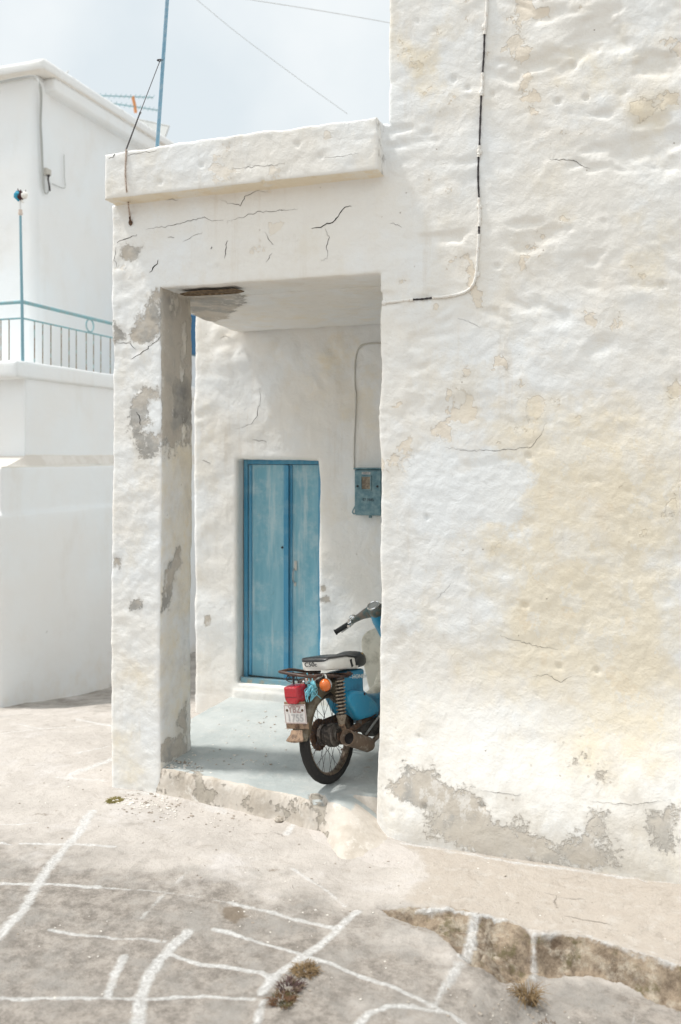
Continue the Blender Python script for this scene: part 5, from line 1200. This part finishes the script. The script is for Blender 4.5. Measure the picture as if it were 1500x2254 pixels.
# ================================================================= LOOSE THINGS ON THE GROUND
def stone(c, r, name, label, sc=(1, 1, .6)):
    mb = MB(); mb.ball((0, 0, r*sc[2]*.55), r, sc, 9, .22, random.Random(int(r*1e5))); o = mb.build(name, M['stone'], None, smooth=False); o.location = c; return tag(o, label, 'stone')
stone(gpt(614, 1810), .022, 'loose_stone', 'small tan stone lying at the foot of the porch kerb', (1.1, .9, .9))
stone(gpt(1112, 1931), .009, 'loose_stone', 'tiny dark pebble alone on the beige paving before the tall wall')
rn = random.Random(77); mb = MB()
def chips(cx, cy, sx, sy, n, z, smin=.002, smax=.007):
    for _ in range(n):
        px, py = rn.gauss(cx, sx), rn.gauss(cy, sy)
        p = onZ(px, py, z) if z else gpt(px, py)
        if z and (p.y < 4.85 or p.x > -1.3 or p.x < -2.84 and p.y < 5.2 or p.y > 6.3): continue
        if not z and p.y > float(kedge(np.array(p.x)))-.03 and p.x > -3.26: continue
        r = rn.uniform(smin, smax)*(1.5 if rn.random() < .12 else 1)
        mb.ball((p.x, p.y, p.z+r*.25), r, (rn.uniform(.7, 1.6), rn.uniform(.7, 1.4), .5), 6, .35, rn)
chips(400, 1688, 35, 8, 70, .15, .003, .009); chips(540, 1672, 60, 9, 45, .15); chips(575, 1600, 60, 16, 70, .15); chips(650, 1560, 60, 15, 40, .15, .002, .006); chips(440, 1660, 25, 12, 30, .15)
chips(325, 1768, 40, 10, 130, 0, .003, .008); chips(370, 1790, 40, 8, 30, 0, .003, .010); chips(520, 1810, 50, 12, 25, 0); chips(250, 1795, 80, 40, 25, 0); chips(120, 1740, 90, 30, 26, 0, .002, .006)
chips(600, 1900, 200, 60, 50, 0, .002, .006); chips(900, 2030, 250, 60, 60, 0, .002, .005); chips(1150, 2000, 150, 40, 20, 0, .002, .004); chips(1150, 2190, 120, 30, 60, 0, .002, .006); chips(350, 2100, 200, 90, 40, 0, .002, .005)
tag(mb.build('rubble', M['chip'], None, smooth=False), 'scattered chips of fallen plaster and grit on the porch floor and street', 'rubble', kind='stuff')
def tuft(c, n, r, h, mat, name, label, cat, w=.0016, droop=.6, seed=1):
    rn = random.Random(seed); mb = MB()
    for _ in range(n):
        a = rn.uniform(0, 2*pi); q = r*rn.random()**.5; b = Vector((q*cos(a), q*sin(a), -.006)); a2 = a+rn.uniform(-1, 1); L = h*rn.uniform(.4, 1.1); o_ = rn.uniform(.2, 1.)*droop
        p1 = b+Vector((cos(a2)*L*o_*.35, sin(a2)*L*o_*.35, L*.55)); p2 = b+Vector((cos(a2)*L*o_, sin(a2)*L*o_, L*(1-o_*.55)))
        mb.tube([b, p1, p2], [w, w*.8, w*.3], 4, caps=False)
    o = mb.build(name, mat, None, smooth=False); o.location = c; return tag(o, label, cat)
tuft(gpt(1163, 2150), 150, .035, .085, M['dry'], 'dry_grass_tuft', 'dry straw-coloured grass tuft growing from the broken kerb stones', 'grass tuft', droop=1.1, seed=2)
tuft(gpt(1205, 2195), 90, .04, .018, M['weed'], 'weed_clump', 'small low brown weed in the crack below the straw tuft', 'weed', seed=5)
tuft(gpt(672, 2142), 260, .045, .040, M['dry'], 'weed_clump', 'rust-brown dry weed clump at the crossing of white joints', 'weed', w=.002, droop=1.2, seed=3)
tuft(gpt(640, 2178), 130, .045, .034, M['weed_purple'], 'weed_clump', 'dark purple-leaved weed clump between the two brown clumps', 'weed', w=.0026, droop=1.1, seed=4)
tuft(gpt(622, 2208), 220, .045, .030, M['weed'], 'weed_clump', 'flat brown weed clump nearest the lower white joint', 'weed', w=.002, droop=1.3, seed=6)
tuft(gpt(253, 1760), 420, .045, .022, M['moss'], 'moss_clump', 'small olive moss clump in front of the pillar foot', 'moss', w=.002, droop=1.3, seed=8)

# ================================================================= CAMERA, LIGHT, SKY
cam = bpy.data.cameras.new('camera'); co = bpy.data.objects.new('camera', cam); COL.objects.link(co)
co.location = (0, 0, CH); co.rotation_euler = (pi/2, 0, TH)
cam.sensor_fit = 'HORIZONTAL'; cam.sensor_width = 36; cam.lens = 36*FPX/1500; cam.shift_y = -122/1500
cam.clip_start = .05; cam.clip_end = 2000
cam.dof.use_dof = True; cam.dof.focus_distance = 5.15; cam.dof.aperture_fstop = 2.4
scene.camera = co
SUN = Vector((.86, .18, -1.85)).normalized()
sl = bpy.data.lights.new('sun', 'SUN'); sl.energy = 3.3; sl.angle = radians(5.5); sl.color = (1., .975, .935)
so = bpy.data.objects.new('sun', sl); COL.objects.link(so); so.rotation_euler = SUN.to_track_quat('-Z', 'Y').to_euler()
wd = bpy.data.worlds.new('World'); scene.world = wd; wd.use_nodes = True; nt = wd.node_tree
bg = nt.nodes['Background']; sky = nt.nodes.new('ShaderNodeTexSky'); sky.sky_type = 'NISHITA'; sky.sun_disc = False
sky.sun_elevation = math.asin(-SUN.z); sky.sun_rotation = atan2(-SUN.x, -SUN.y); sky.dust_density = 4.; sky.air_density = 1.0; sky.ozone_density = 1.
# thin bright cloud veil over the sky
tc_ = nt.nodes.new('ShaderNodeTexCoord'); nn = nt.nodes.new('ShaderNodeTexNoise'); nn.inputs['Scale'].default_value = 4.5; nn.inputs['Detail'].default_value = 5
nt.links.new(tc_.outputs['Generated'], nn.inputs['Vector'])
rp_ = nt.nodes.new('ShaderNodeValToRGB'); rp_.color_ramp.elements[0].position = .3; rp_.color_ramp.elements[0].color = (7.7, 8.4, 8.75, 1); rp_.color_ramp.elements[1].position = .7; rp_.color_ramp.elements[1].color = (9.6, 9.9, 9.9, 1)
nt.links.new(nn.outputs['Fac'], rp_.inputs[0])
mx = nt.nodes.new('ShaderNodeMix'); mx.data_type = 'RGBA'; mx.inputs['Factor'].default_value = .9
vm = nt.nodes.new('ShaderNodeVectorMath'); vm.operation = 'DOT_PRODUCT'; nt.links.new(tc_.outputs['Generated'], vm.inputs[0]); vm.inputs[1].default_value = tuple(Vector((-.40, -.55, .75)).normalized())
gr = nt.nodes.new('ShaderNodeMapRange'); gr.interpolation_type = 'SMOOTHSTEP'; nt.links.new(vm.outputs['Value'], gr.inputs[0])
for k_, v_ in enumerate((.25, 1., 1.0, 1.4)): gr.inputs[k_+1].default_value = v_
sc_ = nt.nodes.new('ShaderNodeVectorMath'); sc_.operation = 'SCALE'; nt.links.new(rp_.outputs[0], sc_.inputs[0]); nt.links.new(gr.outputs[0], sc_.inputs['Scale'])
nt.links.new(sky.outputs[0], mx.inputs['A']); nt.links.new(sc_.outputs[0], mx.inputs['B']); nt.links.new(mx.outputs['Result'], bg.inputs['Color'])
bg.inputs['Strength'].default_value = .10
scene.view_settings.view_transform = 'Standard'; scene.view_settings.look = 'None'; scene.view_settings.exposure = .09; scene.view_settings.gamma = 1.
